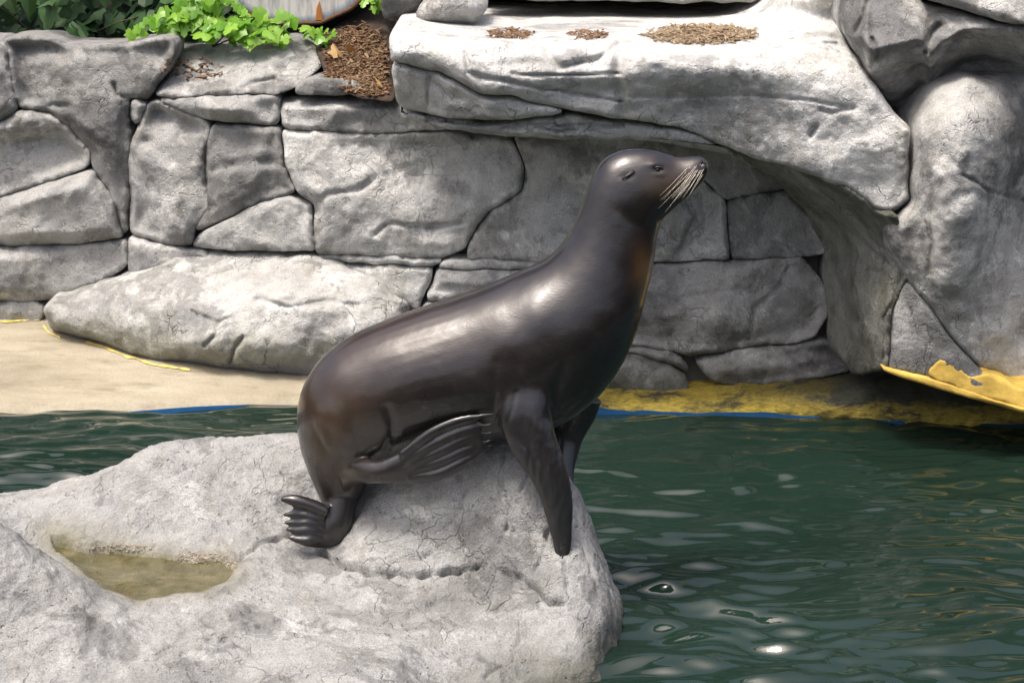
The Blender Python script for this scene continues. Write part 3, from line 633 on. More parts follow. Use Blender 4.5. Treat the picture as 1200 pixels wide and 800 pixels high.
tag(mesh_obj('puddle', pz if sum(a[0] * b[1] - b[0] * a[1] for a, b in zip(pz, pz[1:] + pz[:1])) > 0 else pz[::-1], [list(range(len(pz)))], m, smooth=False), kind='structure', label='shallow tan puddle in the hollow of the front boulder')

# ------------------------------------------------------------------ sea lion
Y0 = 8.36
def catmull(rows, sub):
    R = np.array(rows, float); R = np.vstack([2 * R[0] - R[1], R, 2 * R[-1] - R[-2]]); out = []
    for i in range(1, len(R) - 2):
        p0, p1, p2, p3 = R[i - 1:i + 3]
        for k in range(sub):
            t = k / sub; out.append(.5 * (2 * p1 + (p2 - p0) * t + (2 * p0 - 5 * p1 + 4 * p2 - p3) * t * t + (3 * p1 - p0 - 3 * p2 + p3) * t ** 3))
    out.append(R[-2]); return np.array(out)

SLV, SLF = [], []
def loft(rows, sub=5, nseg=36, pw=2.0):
    """rows: (ax,ay, bx,by, Y of the middle, half thickness) - outline pixel pair on the animal's plane"""
    Q = catmull(rows, sub); rings = []
    for ax, ay, bx_, by_, yy, hw in Q:
        A = at(ax, ay, yy); B = at(bx_, by_, yy); c = (A + B) / 2; h = (A - B) / 2
        hw = max(hw, .002); ring = []
        for k in range(nseg):
            a = 2 * math.pi * k / nseg; ca, sa = math.cos(a), math.sin(a)
            ca = math.copysign(abs(ca) ** (2 / pw), ca); sa = math.copysign(abs(sa) ** (2 / pw), sa)
            ring.append(c + h * ca + np.array([0, -hw * sa, 0]))
        rings.append(ring)
    base = len(SLV)
    for r in rings: SLV.extend(r)
    n = len(rings)
    for i in range(n - 1):
        for k in range(nseg):
            a = base + i * nseg + k; b_ = base + i * nseg + (k + 1) % nseg
            SLF.append([a, b_, b_ + nseg, a + nseg])
    for i, rev in ((0, True), (n - 1, False)):
        c = np.mean(rings[i], 0); SLV.append(c); ci = len(SLV) - 1
        for k in range(nseg):
            a = base + i * nseg + k; b_ = base + i * nseg + (k + 1) % nseg
            SLF.append([ci, b_, a] if rev else [ci, a, b_])

body = [(829,190,830,196,.012),(824,185,829,204,.038),(815,183.5,822,214,.052),(803,184.5,811,226,.062),(790,184,798,237,.072),(778,180,789,245,.085),(764,176.5,781,252,.102),(745,175,775,260,.120),(726,178,772,270,.132),
 (708,187,769,283,.142),(695,205,767,298,.152),(685,230,764,316,.168),(675,256,759,338,.190),(662,281,753,362,.22),(640,304,744,392,.255),(608,319,727,428,.285),(572,334,700,464,.30),(535,348,655,497,.305),
 (497,360,600,512,.305),(458,374,548,520,.30),(422,389,500,528,.285),(393,406,470,536,.27),(369,428,452,543,.25),(353,457,444,548,.225),(348,490,440,552,.19),(352,522,434,560,.145),(361,550,426,577,.105),(371,574,419,590,.08),(380,596,415,606,.065),(386,612,408,618,.05)]
loft([(a, b, c, d, Y0, w) for a, b, c, d, w in body], 6, 44, 2.08)
# haunch and shoulder muscle on the near and far sides
for s in (-1, 1):
    loft([(392,440,420,445,Y0+s*.12,.03),(376,452,444,462,Y0+s*.11,.12),(362,480,456,490,Y0+s*.11,.15),(368,510,452,520,Y0+s*.10,.14),(378,538,436,548,Y0+s*.07,.09),(388,560,425,566,Y0+s*.04,.05)], 4, 28)
    loft([(625,355,668,365,Y0+s*.14,.03),(598,375,672,392,Y0+s*.16,.11),(586,402,662,424,Y0+s*.17,.13),(582,432,650,455,Y0+s*.18,.12),(584,462,648,478,Y0+s*.19,.09),(590,490,648,500,Y0+s*.20,.05)], 4, 28)
# near fore flipper
loft([(600,400,655,415,Y0-.12,.08),(590,432,652,444,Y0-.19,.09),(584,466,647,472,Y0-.25,.08),(586,500,650,506,Y0-.29,.060),(600,530,659,534,Y0-.305,.048),(620,560,667,560,Y0-.315,.040),(634,590,671,588,Y0-.32,.032),(642,616,671,615,Y0-.325,.026),(648,636,670,636,Y0-.33,.022),(650,648,668,648,Y0-.333,.020),(653,657,665,657,Y0-.335,.017)], 5, 28, 2.7)
# far fore flipper
loft([(640,450,705,470,Y0+.20,.08),(642,480,698,490,Y0+.22,.065),(646,510,684,515,Y0+.20,.045),(650,540,674,545,Y0+.15,.035),(656,570,672,572,Y0+.08,.028),(664,592,678,594,Y0+.02,.02),(672,606,683,609,Y0-.02,.014),(679,612,683,614,Y0-.03,.006)], 5, 20, 2.2)
# near hind flipper turned forward: ankle, palm and five digits
loft([(395,538,405,575,Y0-.10,.05),(420,536,420,566,Y0-.20,.05),(445,538,440,566,Y0-.27,.042),(472,527,474,566,Y0-.30,.030),(500,509,505,565,Y0-.31,.022),(525,499,530,557,Y0-.315,.016),(548,494,552,544,Y0-.318,.011),(564,492,566,528,Y0-.32,.007)], 5, 24, 2.2)
DG = [[(470,533),(505,507),(540,492),(582,484)],[(475,540),(510,519),(545,504),(579,496)],[(478,547),(512,530),(548,513),(578,506)],[(480,553),(514,541),(548,526),(577,515)],[(478,559),(515,554),(545,539),(577,521)]]
for q, ch in enumerate(DG):
    rad = [8, 8.4, 7.6, 3.0] if q not in (0, 4) else [9, 9.6, 8.6, 3.4]
    rows = []
    for i, ((x, y), r) in enumerate(zip(ch, rad)):
        a = ch[max(i - 1, 0)]; b_ = ch[min(i + 1, 3)]; tx, ty = b_[0] - a[0], b_[1] - a[1]; L = math.hypot(tx, ty)
        rows.append((x + ty / L * r * .62, y - tx / L * r * .62, x - ty / L * r * .62, y + tx / L * r * .62, Y0 - .315 - .008 * (i > 0) + (.004 * q if i == 3 else 0), r / 263 * (.55 - .05 * i)))
    loft(rows, 5, 12)
# other hind foot turned back: heel and five digits
loft([(384,570,420,576,Y0-.02,.07),(380,590,416,598,Y0-.04,.075),(375,604,412,618,Y0-.06,.07),(372,614,402,634,Y0-.08,.055),(368,618,388,640,Y0-.09,.04),(358,600,368,641,Y0-.11,.03),(348,592,352,638,Y0-.12,.022),(340,598,343,632,Y0-.12,.012)], 5, 24)
DG2 = [[(384,600),(365,592),(345,586),(329,584)],[(380,610),(362,604),(346,602),(332,603)],[(380,617),(362,612),(348,612),(333,612)],[(380,624),(362,621),(348,621),(335,620)],[(380,630),(364,632),(350,632),(338,629)]]
for q, ch in enumerate(DG2):
    rad = [9, 9.5, 9, 3.5] if q == 0 else [6.5, 6.4, 5.6, 2.5]
    rows = []
    for i, ((x, y), r) in enumerate(zip(ch, rad)):
        a = ch[max(i - 1, 0)]; b_ = ch[min(i + 1, 3)]; tx, ty = b_[0] - a[0], b_[1] - a[1]; L = math.hypot(tx, ty)
        rows.append((x + ty / L * r * .8, y - tx / L * r * .8, x - ty / L * r * .8, y + tx / L * r * .8, Y0 - .11 - .01 * q * (i > 0), r / 263 * .9))
    loft(rows, 5, 12)

tmp = mesh_obj('tmp', SLV, SLF, None)
md = tmp.modifiers.new('r', 'REMESH'); md.mode = 'VOXEL'; md.voxel_size = .0065
ms = tmp.modifiers.new('s', 'SMOOTH'); ms.factor = .5; ms.iterations = 5
dg = bpy.context.evaluated_depsgraph_get()
me = bpy.data.meshes.new_from_object(tmp.evaluated_get(dg))
bpy.data.objects.remove(tmp)
nv = len(me.vertices); co = np.empty(nv * 3); me.vertices.foreach_get('co', co); co = co.reshape(-1, 3)
ed_ = np.empty(len(me.edges) * 2, dtype=np.int32); me.edges.foreach_get('vertices', ed_); ed_ = ed_.reshape(-1, 2)
sx, sy = toPx(co)
def bl_(x, y, rx, ry): return np.exp(-((sx - x) / rx) ** 2 - ((sy - y) / ry) ** 2)
wgt = np.clip(1.5 * (bl_(612, 428, 52, 62) + .45 * bl_(405, 455, 50, 40) + bl_(640, 330, 60, 60)), 0, 1)[:, None]
deg_ = np.bincount(ed_.ravel(), minlength=nv).astype(float)
for it in range(70):                                   # flow the shoulder and haunch muscles into the trunk
    av = np.stack([np.bincount(ed_[:, 0], co[ed_[:, 1], k], nv) + np.bincount(ed_[:, 1], co[ed_[:, 0], k], nv) for k in range(3)], -1) / deg_[:, None]
    co = co + (av - co) * wgt * .6
me.vertices.foreach_set('co', co.ravel()); me.update()
no = np.empty(nv * 3); me.vertices.foreach_get('normal', no); no = no.reshape(-1, 3)
sx, sy = toPx(co)
# relief: neck and shoulder folds, mouth, brow, skin undulation
dsp = .0022 * fbm(co * 5 + 3, 3)
near = np.clip(-no[:, 1] * 3, 0, 1)
flm = np.clip(np.exp(-((sx - 640) / 34) ** 2 - ((sy - 560) / 80) ** 2) * 1.4 * (co[:, 1] < Y0 - .2), 0, 1)
dsp = dsp + flm * (.004 * fbm(co * np.array([16, 10, 5]), 3) + .0016 * fbm(co * np.array([40, 20, 14]), 2))
for pl, wd, dp in [([(826,206),(815,216),(800,222),(788,228)],1.5,.006),([(582,480),(579,450),(583,425)],6,.003),([(456,525),(460,500),(454,480)],6,.012),
                   ([(644,490),(652,460),(660,430)],8,.007),([(592,500),(600,480),(604,460)],3,.003),
                   ([(770,262),(745,262),(725,250)],9,.003),([(825,190),(822,194)],1.6,.007)]:
    cd, _, _ = seg_dist(sx, sy, np.array(catmull(pl, 5)), False); dsp -= dp * np.exp(-(cd / wd) ** 2) * near
for fx_, fy_, rx_, ry_, am in [(771,199,5.5,3.5,-.008),(768,193,9,3.5,.007),(772,204,8,3,.004),(735,207,8,4,-.004),(812,203,12,10,.010),(596,400,20,20,.010),(632,372,14,20,.006),(395,440,16,18,.006)]:
    dsp += am * np.exp(-((sx - fx_) / rx_) ** 2 - ((sy - fy_) / ry_) ** 2) * near
co = co + no * dsp[:, None]
me.vertices.foreach_set('co', co.ravel()); me.shade_smooth(); me.update()
# coat colour, part by part, with shoulder sheen and underside shade painted in
def blob(x, y, rx, ry): return np.exp(-((sx - x) / rx) ** 2 - ((sy - y) / ry) ** 2)
c = np.tile(np.array([.0185, .0140, .0125]), (nv, 1))
def lay(m, colr): 
    global c
    m = np.clip(m, 0, 1)[:, None]; c = c * (1 - m) + np.array(colr) * m
nzc = fbm(co * 4, 4); nzf = fbm(co * 14, 3)
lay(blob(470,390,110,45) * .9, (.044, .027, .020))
lay((blob(395,470,50,70) + blob(400,530,30,40)) * (.75 + .5 * nzc), (.058, .034, .018))
lay(blob(640,360,80,60) * .5, (.030, .024, .023))  # pale shoulder sheen put into the colour
lay(blob(690,430,60,60) * .7 + blob(560,480,90,40) * .7 + blob(735,240,35,40) * .5, (.010, .0082, .0078))  # shade on chest, belly and neck put into the colour
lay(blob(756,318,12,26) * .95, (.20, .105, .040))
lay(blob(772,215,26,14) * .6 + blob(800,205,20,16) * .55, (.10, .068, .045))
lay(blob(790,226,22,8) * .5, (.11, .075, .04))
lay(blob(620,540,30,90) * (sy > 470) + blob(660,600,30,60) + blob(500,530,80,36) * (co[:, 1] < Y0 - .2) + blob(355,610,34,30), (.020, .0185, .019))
lay(np.clip(nzf - .35, 0, 1) * .5, (.055, .040, .030))
c = np.clip(.72 * c * (1 + .18 * nzf[:, None]), .004, 1)
ca = me.color_attributes.new('coat', 'FLOAT_COLOR', 'POINT')
ca.data.foreach_set('color', np.hstack([c, np.ones((nv, 1))]).ravel())
m, nt, b = newmat('sea_lion_coat'); N = NT(nt); M_coat = m
ac = N.n('ShaderNodeAttribute', attribute_name='coat'); tc = N.n('ShaderNodeNewGeometry').outputs['Position']
N.l(ac.outputs['Color'], b.inputs['Base Color'])
rg = N.noise(tc, 5, 5, .6)
N.l(N.ramp(N.noise(tc, 3.2, 6, .65), [(.36, .27), (.64, .37)]), b.inputs['Roughness'])
b.inputs['Specular IOR Level'].default_value = .55
b.inputs['Coat Weight'].default_value = .42; b.inputs['Coat Roughness'].default_value = .10
mpg = N.n('ShaderNodeMapping'); mpg.inputs['Rotation'].default_value = (0, math.radians(25), 0); mpg.inputs['Scale'].default_value = (40, 160, 160); N.l(tc, mpg.inputs[0])
hf = N.math('ADD', N.math('MULTIPLY', N.noise(mpg.outputs[0], 1.0, 3, .6), .5), N.math('MULTIPLY', N.noise(tc, 22, 4, .6), .6))
bp = N.n('ShaderNodeBump'); bp.inputs['Strength'].default_value = .20; bp.inputs['Distance'].default_value = .008; N.l(hf, bp.inputs['Height']); N.l(bp.outputs[0], b.inputs['Normal'])
me.materials.clear(); me.materials.append(M_coat)
sl = bpy.data.objects.new('sea_lion', me); COL.objects.link(sl)
tag(sl, 'glossy dark brown sea lion sitting upright on the pale boulder, head raised', 'sea lion')
fcs = [list(p.vertices) for p in me.polygons]
BVH['sea_lion'] = BVHTree.FromPolygons([Vector(v) for v in co.tolist()], fcs)

def child(name, verts, faces, mat, par=sl): return mesh_obj(name, verts, faces, mat, par)
def uvsphere(c, rx, ry, rz, rot=None, nu=16, nvv=10):
    V, F = [], []
    for i in range(nvv + 1):
        t = math.pi * i / nvv
        for k in range(nu):
            a = 2 * math.pi * k / nu; v = Vector((rx * math.sin(t) * math.cos(a), ry * math.sin(t) * math.sin(a), rz * math.cos(t)))
            if rot is not None: v = rot @ v
            V.append(tuple(c + v))
    for i in range(nvv):
        for k in range(nu): F.append([i * nu + k, (i + 1) * nu + k, (i + 1) * nu + (k + 1) % nu, i * nu + (k + 1) % nu])
    return V, F
def tube(pts, r0, r1, n=6):
    V, F = [], []; pts = [Vector(p) for p in pts]
    for i, p in enumerate(pts):
        d = (pts[min(i + 1, len(pts) - 1)] - pts[max(i - 1, 0)]).normalized(); q = d.to_track_quat('Z', 'Y'); r = r0 + (r1 - r0) * i / (len(pts) - 1)
        for k in range(n): V.append(tuple(p + q @ Vector((r * math.cos(2 * math.pi * k / n), r * math.sin(2 * math.pi * k / n), 0))))
    for i in range(len(pts) - 1):
        for k in range(n): F.append([i * n + k, i * n + (k + 1) % n, (i + 1) * n + (k + 1) % n, (i + 1) * n + k])
    F.append(list(range(n))[::-1]); F.append([(len(pts) - 1) * n + k for k in range(n)]); return V, F
M_eye = simple_mat('eye', (.006, .005, .005), .05, .1, 8, 0, .6)
M_ear = simple_mat('ear_skin', (.028, .022, .02), .45, .2, 30, .1)
M_whisk = simple_mat('whisker', (.48, .43, .36), .5, .15, 20, 0)
for side in (1, -1):
    h = hit(771, 199, ['sea_lion']); p = h[0].copy(); nn = h[1].copy()
    if side < 0: p.y = 2 * Y0 - p.y; nn.y = -nn.y
    V, F = uvsphere(p - nn * .009, .016, .016, .013); child('eye', V, F, M_eye)
    V, F = tube([p + Vector((-.022, 0, .002)) + nn * .000, p + Vector((-.008, 0, .012)) + nn * .004, p + Vector((.008, 0, .012)) + nn * .003, p + Vector((.022, 0, .004))], .005, .004, 8)
    child('eyelid', V, F, M_ear)
    h = hit(737, 205, ['sea_lion']); p = h[0].copy(); nn = h[1].copy()
    if side < 0: p.y = 2 * Y0 - p.y; nn.y = -nn.y
    dr = Vector((-.050, -.010 * side, -.030)); V, F = [], []
    pts = [p - dr * .4 - nn * .004, p - dr * .1 + nn * .008, p + dr * .25 + nn * .013, p + dr * .6 + nn * .010]
    V, F = tube(pts, .011, .003, 10); V = [tuple(Vector(v)) for v in V]; child('ear_flap', V, F, M_ear)
RW = random.Random(3)
for side in (1, -1):
    for k in range(17):
        u = k % 6; rr = k // 6
        rx, ry = 806 + u * 3.6 + rr * 1.2 + RW.uniform(-1, 1), 197 + rr * 5 - u * .9 + RW.uniform(-1, 1)
        h = hit(rx, ry, ['sea_lion'])
        if h is None or h[0] is None: continue
        p = h[0]; L = RW.uniform(40, 56) * (1 - .06 * u)
        ang = math.radians(134 - 3.6 * u + RW.uniform(-4, 4))
        tip = V3(rx + L * math.cos(ang), ry + L * math.sin(ang), p.y - .035 - RW.uniform(0, .03)); mid = (p + tip) / 2 + Vector((.006, -.012, .006))
        pts = [p.lerp(mid, t).lerp(mid.lerp(tip, t), t) for t in (0, .25, .5, .75, 1)]
        if side < 0: pts = [Vector((q.x, 2 * Y0 - q.y, q.z)) for q in pts]
        V, F = tube(pts, .0014, .0005, 5); child('whisker', V, F, M_whisk)
M_nose = simple_mat('nose_skin', (.02, .017, .017), .35, .2, 30, .1)
h = hit(826, 192, ['sea_lion'])
for side in (1, -1):
    p = h[0].copy(); 
    if side < 0: p.y = 2 * Y0 - p.y
    V, F = tube([p + Vector((-.006, .004 * side, .012)), p + Vector((.002, 0, 0)), p + Vector((-.002, .004 * side, -.010))], .003, .003, 8); child('nostril', V, F, M_nose)

# ------------------------------------------------------------------ ground, plants, log, litter behind the wall
gxx, gyy = np.meshgrid(np.linspace(-9, 9, 70), np.linspace(12.95, 30, 90), indexing='ij')
gzz = 1.80 + .75 * np.clip(gyy - 13.7, 0, 1.5) + .12 * np.clip(gyy - 15.2, 0, 20) + .08 * fbm(np.stack([gxx.ravel(), gyy.ravel(), gxx.ravel() * 0], -1), 3).reshape(gxx.shape)
ii = np.arange(gxx.size).reshape(gxx.shape)
tag(mesh_obj('ground', np.stack([gxx.ravel(), gyy.ravel(), gzz.ravel()], -1), np.stack([ii[:-1, :-1], ii[1:, :-1], ii[1:, 1:], ii[:-1, 1:]], -1).reshape(-1, 4), M_soil), kind='structure', label='dark soil behind the rock wall')

def leaf_mat(name, c0, c1, rough=.4, tr=.0):
    m, nt, b = newmat(name); N = NT(nt)
    oi = N.n('ShaderNodeObjectInfo').outputs['Random']; tc = N.n('ShaderNodeTexCoord').outputs['Object']
    c = N.ramp(oi, [(0, c0), (1, c1)])
    c = N.mix(.5, c, N.mix(1.0, c, N.ramp(N.noise(tc, 40, 3, .5), [(.3, .7), (.7, 1.3)]), 'MULTIPLY'))
    N.l(c, b.inputs['Base Color']); b.inputs['Roughness'].default_value = rough
    b.inputs['Specular IOR Level'].default_value = .5
    tl = N.n('ShaderNodeBsdfTranslucent'); N.l(c, tl.inputs[0]); mx = N.n('ShaderNodeMixShader'); mx.inputs[0].default_value = tr
    N.l(b.outputs[0], mx.inputs[1]); N.l(tl.outputs[0], mx.inputs[2]); N.l(mx.outputs[0], nt.nodes['Material Output'].inputs[0])
    return m
M_bark = simple_mat('bark', (.10, .055, .030), .85, .5, 12, .8)
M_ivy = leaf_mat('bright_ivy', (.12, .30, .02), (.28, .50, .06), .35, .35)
M_ivyd = leaf_mat('shade_dark_ivy', (.016, .050, .012), (.045, .110, .026), .55, .15)  # shade on the ivy bank put into the leaf colour; crowns share it
M_dry = leaf_mat('dry_leaf', (.30, .15, .05), (.45, .30, .12), .7, .1)
M_stem = simple_mat('vine_stem', (.10, .08, .04), .7)

RI = random.Random(5)
def leaf_mesh(name, lobes, mat, fold=.18):
    V = [(0, 0, 0)]; F = []
    for a, r in lobes:
        t = math.radians(a); x = r * math.sin(t); y = r * math.cos(t) ; V.append((x, y, -fold * abs(x) - .15 * y * y))
    n = len(lobes)
    for i in range(1, n): F.append([0, i, i + 1])
    me = bpy.data.meshes.new(name); me.from_pydata(V, [], F); me.materials.append(mat); me.update(); return me
IVY = [(170, .45), (140, .62), (112, .50), (80, .78), (52, .48), (30, .66), (0, 1.0), (-30, .66), (-52, .48), (-80, .78), (-112, .50), (-140, .62), (-170, .45)]
def vary(lobes, mat, fold): return [leaf_mesh('ivy_leaf', [(a, r * RI.uniform(.82, 1.15)) for a, r in lobes], mat, fold * RI.uniform(.3, 2.2)) for _ in range(6)]
def put_leaf(me, loc, size, rot, parent, name='leaf'):
    o = bpy.data.objects.new(name, me); COL.objects.link(o); o.parent = parent
    o.location = loc - Vector(parent.location); o.rotation_euler = (Euler((0, 0, rot[2])).to_matrix() @ Euler((rot[0], rot[1], 0)).to_matrix() @ Euler((0, 0, math.pi + rot[1] * 2)).to_matrix()).to_euler(); o.scale = (size,) * 3; return o
def ivy(label, group, blobs, n, me, smin, smax, base, yj=.25):
    e = empty('ivy_plant', base, label, 'ivy', group); made = 0
    pts = []
    tot = sum(rx * ry for _, _, rx, ry, _ in blobs)
    for (x, y, rx, ry, Y) in blobs:
        for k in range(max(2, round(n * rx * ry / tot))):
            a = RI.uniform(0, 6.28); r = math.sqrt(RI.random())
            p = V3(x + rx * r * math.cos(a), y + ry * r * math.sin(a), Y + RI.uniform(-yj, yj)); pts.append(p)
            put_leaf(RI.choice(me), p, RI.uniform(smin, smax), Euler((math.radians(RI.uniform(15, 80)), math.radians(RI.uniform(-35, 35)), math.radians(RI.uniform(-55, 55))), 'XYZ'), e)
    for k in range(6):
        q = RI.choice(pts); pts2 = [Vector(base), (Vector(base) + q) / 2 + Vector((0, 0, .04)), q]
        V, F = tube(pts2, .006, .003, 5); mesh_obj('stem', V, F, M_stem, e)
    return e
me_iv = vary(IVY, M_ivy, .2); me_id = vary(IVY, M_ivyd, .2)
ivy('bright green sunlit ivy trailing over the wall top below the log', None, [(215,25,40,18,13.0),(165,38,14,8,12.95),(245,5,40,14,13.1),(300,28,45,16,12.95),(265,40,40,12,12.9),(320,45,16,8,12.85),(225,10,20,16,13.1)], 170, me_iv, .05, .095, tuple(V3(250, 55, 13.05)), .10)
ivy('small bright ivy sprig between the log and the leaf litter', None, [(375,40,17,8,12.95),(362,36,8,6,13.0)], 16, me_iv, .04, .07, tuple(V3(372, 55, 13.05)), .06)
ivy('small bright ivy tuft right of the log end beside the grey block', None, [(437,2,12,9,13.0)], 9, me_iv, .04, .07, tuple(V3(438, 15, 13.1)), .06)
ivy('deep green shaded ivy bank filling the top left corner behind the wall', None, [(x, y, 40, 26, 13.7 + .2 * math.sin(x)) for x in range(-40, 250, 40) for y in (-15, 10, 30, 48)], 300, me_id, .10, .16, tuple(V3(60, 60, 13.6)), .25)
# unseen trees added to shade the ivy bank and darken the water reflections
for tx_, ty_, tz_, rx_, tl_ in ((-3.3, 14.2, 5.3, 2.5, 'unseen leafy crown and trunk added to shade the ivy bank behind the wall'), (1.6, 16.6, 6.2, 3.2, 'unseen leafy crown and trunk added behind the cap slab to darken water reflections'), (6.4, 16.0, 6.4, 2.8, 'unseen leafy crown and trunk added behind the tall boulder to darken water reflections')):
    tr = empty('added_tree', (tx_ - .1, ty_ + 1.1, 2.6), tl_, 'added_tree', 'unseen trees added behind the rock wall')
    V, F = tube([(tx_ - .1, ty_ + 1.1, 2.2), (tx_, ty_ + 1.0, 3.6), (tx_ + .3, ty_ + .6, tz_ - .5), (tx_ + .6, ty_, tz_ + .5)], .22, .08, 12); mesh_obj('trunk', V, F, M_bark, tr)
    V, F = [], []
    for k in range(9000):
        d = Vector((RI.gauss(0, 1), RI.gauss(0, 1), RI.gauss(0, 1))).normalized() * RI.random() ** .4
        p = Vector((tx_ + rx_ * d.x, ty_ + 1.25 * d.y, tz_ + 1.4 * d.z - .15)); R_ = Euler((RI.uniform(-1, 1), RI.uniform(-1, 1), RI.uniform(0, 6.28))).to_matrix(); b0 = len(V); s_ = RI.uniform(.08, .14)
        for q in ((-.5, 0, 0), (0, -.8, .1), (.5, 0, 0), (0, .9, -.1)): V.append(tuple(p + R_ @ (Vector(q) * s_)))
        F.append([b0, b0 + 1, b0 + 2, b0 + 3])
    mesh_obj('crown', V, F, M_ivyd, tr)

# the log
lg = empty('log', tuple(V3(345, -60, 13.2)), 'cut log end with pale painted face and brown bark above the ivy', 'log')
M_face, nt, b = newmat('cut_wood'); N = NT(nt); tcn = N.n('ShaderNodeTexCoord').outputs['Object']
ln = N.n('ShaderNodeVectorMath', operation='LENGTH'); mpg = N.n('ShaderNodeMapping'); mpg.inputs['Scale'].default_value = (1, 1, 1.35); mpg.inputs['Location'].default_value = (0, 0, 0); N.l(tcn, mpg.inputs[0])
sp_ = N.n('ShaderNodeSeparateXYZ'); N.l(tcn, sp_.inputs[0]); cb = N.n('ShaderNodeCombineXYZ'); N.l(sp_.outputs[0], cb.inputs[0]); N.l(N.math('MULTIPLY', sp_.outputs[2], 1.3), cb.inputs[2]); N.l(cb.outputs[0], ln.inputs[0])
rad = N.math('ADD', ln.outputs['Value'], N.math('MULTIPLY', N.noise(tcn, 6, 4, .6), .03))
ang = N.math('ARCTAN2', sp_.outputs[0], sp_.outputs[2])
c = N.ramp(N.math('DIVIDE', rad, .7), [(.0, (.55, .53, .50)), (.74, (.58, .56, .53)), (.80, (.22, .28, .33)), (.86, (.24, .19, .15)), (1, (.22, .12, .06))])
nr = N.noise(None, 1.0, 4, .6); 
mp2 = N.n('ShaderNodeMapping'); mp2.inputs['Scale'].default_value = (28, 1, 5); N.l(tcn, mp2.inputs[0]); st = N.noise(mp2.outputs[0], 1, 4, .6)
c = N.mix(1.0, c, N.ramp(st, [(.35, .6), (.55, 1.0), (.7, 1.1)]), 'MULTIPLY')
nt.links.new(c, b.inputs['Base Color']); b.inputs['Roughness'].default_value = .8
cL = Vector(lg.location); RXL, RZL = .60, .46
bot = V3(347, 31, 13.2); cz = bot.z + RZL
ring = 64
def ell(s, y, off=0): return [(cL.x + s * RXL * math.sin(2 * math.pi * k / ring) * (1 + .02 * math.sin(7 * k)), y, cz - s * RZL * math.cos(2 * math.pi * k / ring) * (1 + .015 * math.sin(11 * k + off))) for k in range(ring)]
def lathe_rings(rs):
    V = [v for r in rs for v in r]; F = []
    for i in range(len(rs) - 1):
        for k in range(ring): F.append([i * ring + k, i * ring + (k + 1) % ring, (i + 1) * ring + (k + 1) % ring, (i + 1) * ring + k])
    return V, F
V, F = lathe_rings([ell(.92, 13.19), ell(.945, 13.165), ell(.98, 13.16), ell(1.0, 13.2), ell(1.02, 13.5), ell(1.0, 14.2), ell(.98, 15.0)]); mesh_obj('bark', V, F, M_bark, lg)
o = mesh_obj('cut_face', [(v[0] - cL.x, v[1] - 13.18, v[2] - cz) for v in ell(.935, 13.18)] + [(0, 0, 0)], [[k, (k + 1) % ring, ring] for k in range(ring)], M_face)
o.location = (cL.x, 13.18, cz); o.parent = lg; o.matrix_parent_inverse = Matrix.Translation(-cL)
M_or = simple_mat('orange_paint', (.42, .16, .035), .7)
nt_ = [V3(370, 24, 13.165), V3(378, 24, 13.165), V3(376, 10, 13.165), V3(374, 2, 13.165), V3(371, 10, 13.165)]
mesh_obj('painted_notch', [tuple(v) for v in nt_] + [(v.x, v.y + .02, v.z) for v in nt_], [[0, 1, 2, 3, 4]] + [[k, (k + 1) % 5, 5 + (k + 1) % 5, 5 + k] for k in range(5)], M_or, lg, False)
V, F = uvsphere(V3(262, 4, 13.3), .16, .3, .10); 

# litter: needles, chips and dry leaves
M_litter = simple_mat('leaf_litter', (.19, .11, .062), .9, .55, 60, .3)
M_chip = simple_mat('wood_chips', (.27, .20, .125), .9, .5, 50, .3)
wall_names = [n for n in BVH if n.startswith('stone')] ; ledge_names = [n for n in BVH if n.startswith('slab')]
def litter(name, label, polys, n, names, mat, lmin, lmax, fallback=None, lift=.01, seed=1, pile=0.0):
    R = random.Random(seed); V, F = [], []
    for (x, y, rx, ry) in polys:
        tot = sum(a[2] * a[3] for a in polys)
        for k in range(int(n * rx * ry / tot)):
            a = R.uniform(0, 6.28); r = math.sqrt(R.random()) * R.uniform(.7, 1.15); px, py = x + rx * r * math.cos(a), y + ry * r * math.sin(a)
            h = hit(px, py, names) if names else None
            p = h[0].copy() if h and h[0] is not None else (fallback(px, py) if fallback else None)
            if p is None: continue
            p.z += lift + pile * R.random() * max(0, 1 - r)
            L = R.uniform(lmin, lmax); w = L * R.uniform(.12, .45); t = R.uniform(.002, .006)
            rot = Euler((R.uniform(-.5, .5), R.uniform(-.5, .5), R.uniform(0, 6.28))).to_matrix(); b0 = len(V)
            for dx, dy, dz in ((-1, -1, -1), (1, -.6, -1), (1, .6, -1), (-1, 1, -1), (-1, -1, 1), (1, -.6, 1), (1, .6, 1), (-1, 1, 1)):
                V.append(tuple(p + rot @ Vector((dx * L / 2, dy * w / 2, dz * t / 2))))
            F += [[b0 + q for q in f] for f in ((0, 3, 2, 1), (4, 5, 6, 7), (0, 1, 5, 4), (1, 2, 6, 5), (2, 3, 7, 6), (3, 0, 4, 7))]
    o = mesh_obj(name, V, F, mat, None, False); return tag(o, label, 'litter', kind='stuff')
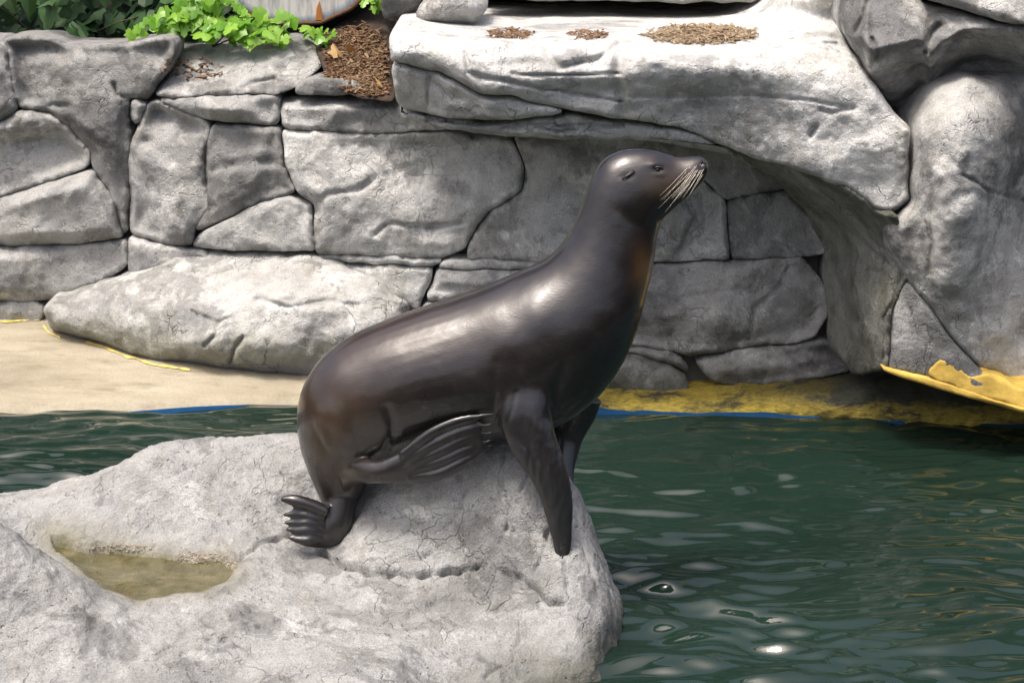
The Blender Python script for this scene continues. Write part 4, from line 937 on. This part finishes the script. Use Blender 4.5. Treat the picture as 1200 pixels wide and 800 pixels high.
# soil slope that carries the litter beside the ledge
ss = stone('soil_bank', None, [(368,52),(395,30),(430,14),(452,24),(460,70),(462,118),(425,116),(385,98)], lambda x, y: 12.15 + .012 * (118 - y) + 0 * x, M_soil, seed=401, edge=6, erec=.03, bulge=.02, nz=.05, fine=.03)
tag(ss, kind='structure', label='small soil bank between the wall top and the ledge')
litter('leaf_litter', 'brown needles and leaf litter on the soil beside the ledge', [(418,72,36,40),(440,100,16,14),(400,90,24,10)], 2200, [ss.name], M_litter, .02, .07, seed=3)
M_litl = simple_mat('straw_litter', (.22, .15, .085), .9, .5, 60, .3)
litter('leaf_litter', 'pale straw bits and twigs lying over the brown litter', [(418,72,36,40),(436,96,20,18)], 420, [ss.name], M_litl, .015, .06, seed=33, lift=.025)
litter('wood_chips', 'tan wood chips heaped on the ledge top right of the dark slot', [(822,42,62,11)], 1300, ledge_names, M_chip, .025, .06, seed=4, pile=.04)
litter('wood_chips', 'sparse brown needles scattered on the ledge top near the knobbly boulder', [(600,41,28,6),(690,42,24,6)], 240, ledge_names, M_litter, .02, .05, seed=5)
litter('pine_needles', 'reddish needles strewn over the top stone of the wall below the ivy', [(225,82,40,14)], 60, wall_names, M_litter, .03, .08, seed=6)
M_grit = simple_mat('grit', (.36, .31, .23), .9, .4, 40, .3)
litter('gravel', 'tan grit washed up along the puddle edge on the front boulder', [(235,655,34,7),(268,660,14,8),(140,643,44,5)], 350, [FRN], M_grit, .006, .016, seed=8, lift=.004)
me_dry = leaf_mesh('dry_leaf', IVY, M_dry, .4)
for (x, y, s, rz, lab) in [(396,70,.085,40,'orange dry leaf on top of the brown litter'),(412,66,.06,160,'small tan dry leaf next to the orange one in the litter'),(447,106,.06,80,'pale yellow dry leaf at the foot of the litter beside the ledge')]:
    h = hit(x, y, [ss.name]); p = h[0] + Vector((0, -.03, .05))
    o = bpy.data.objects.new('dry_leaf', me_dry); COL.objects.link(o); o.location = p; o.scale = (s,) * 3; o.rotation_euler = (math.radians(50), math.radians(10), math.radians(rz)); tag(o, lab, 'leaf', 'dry leaves on the litter')
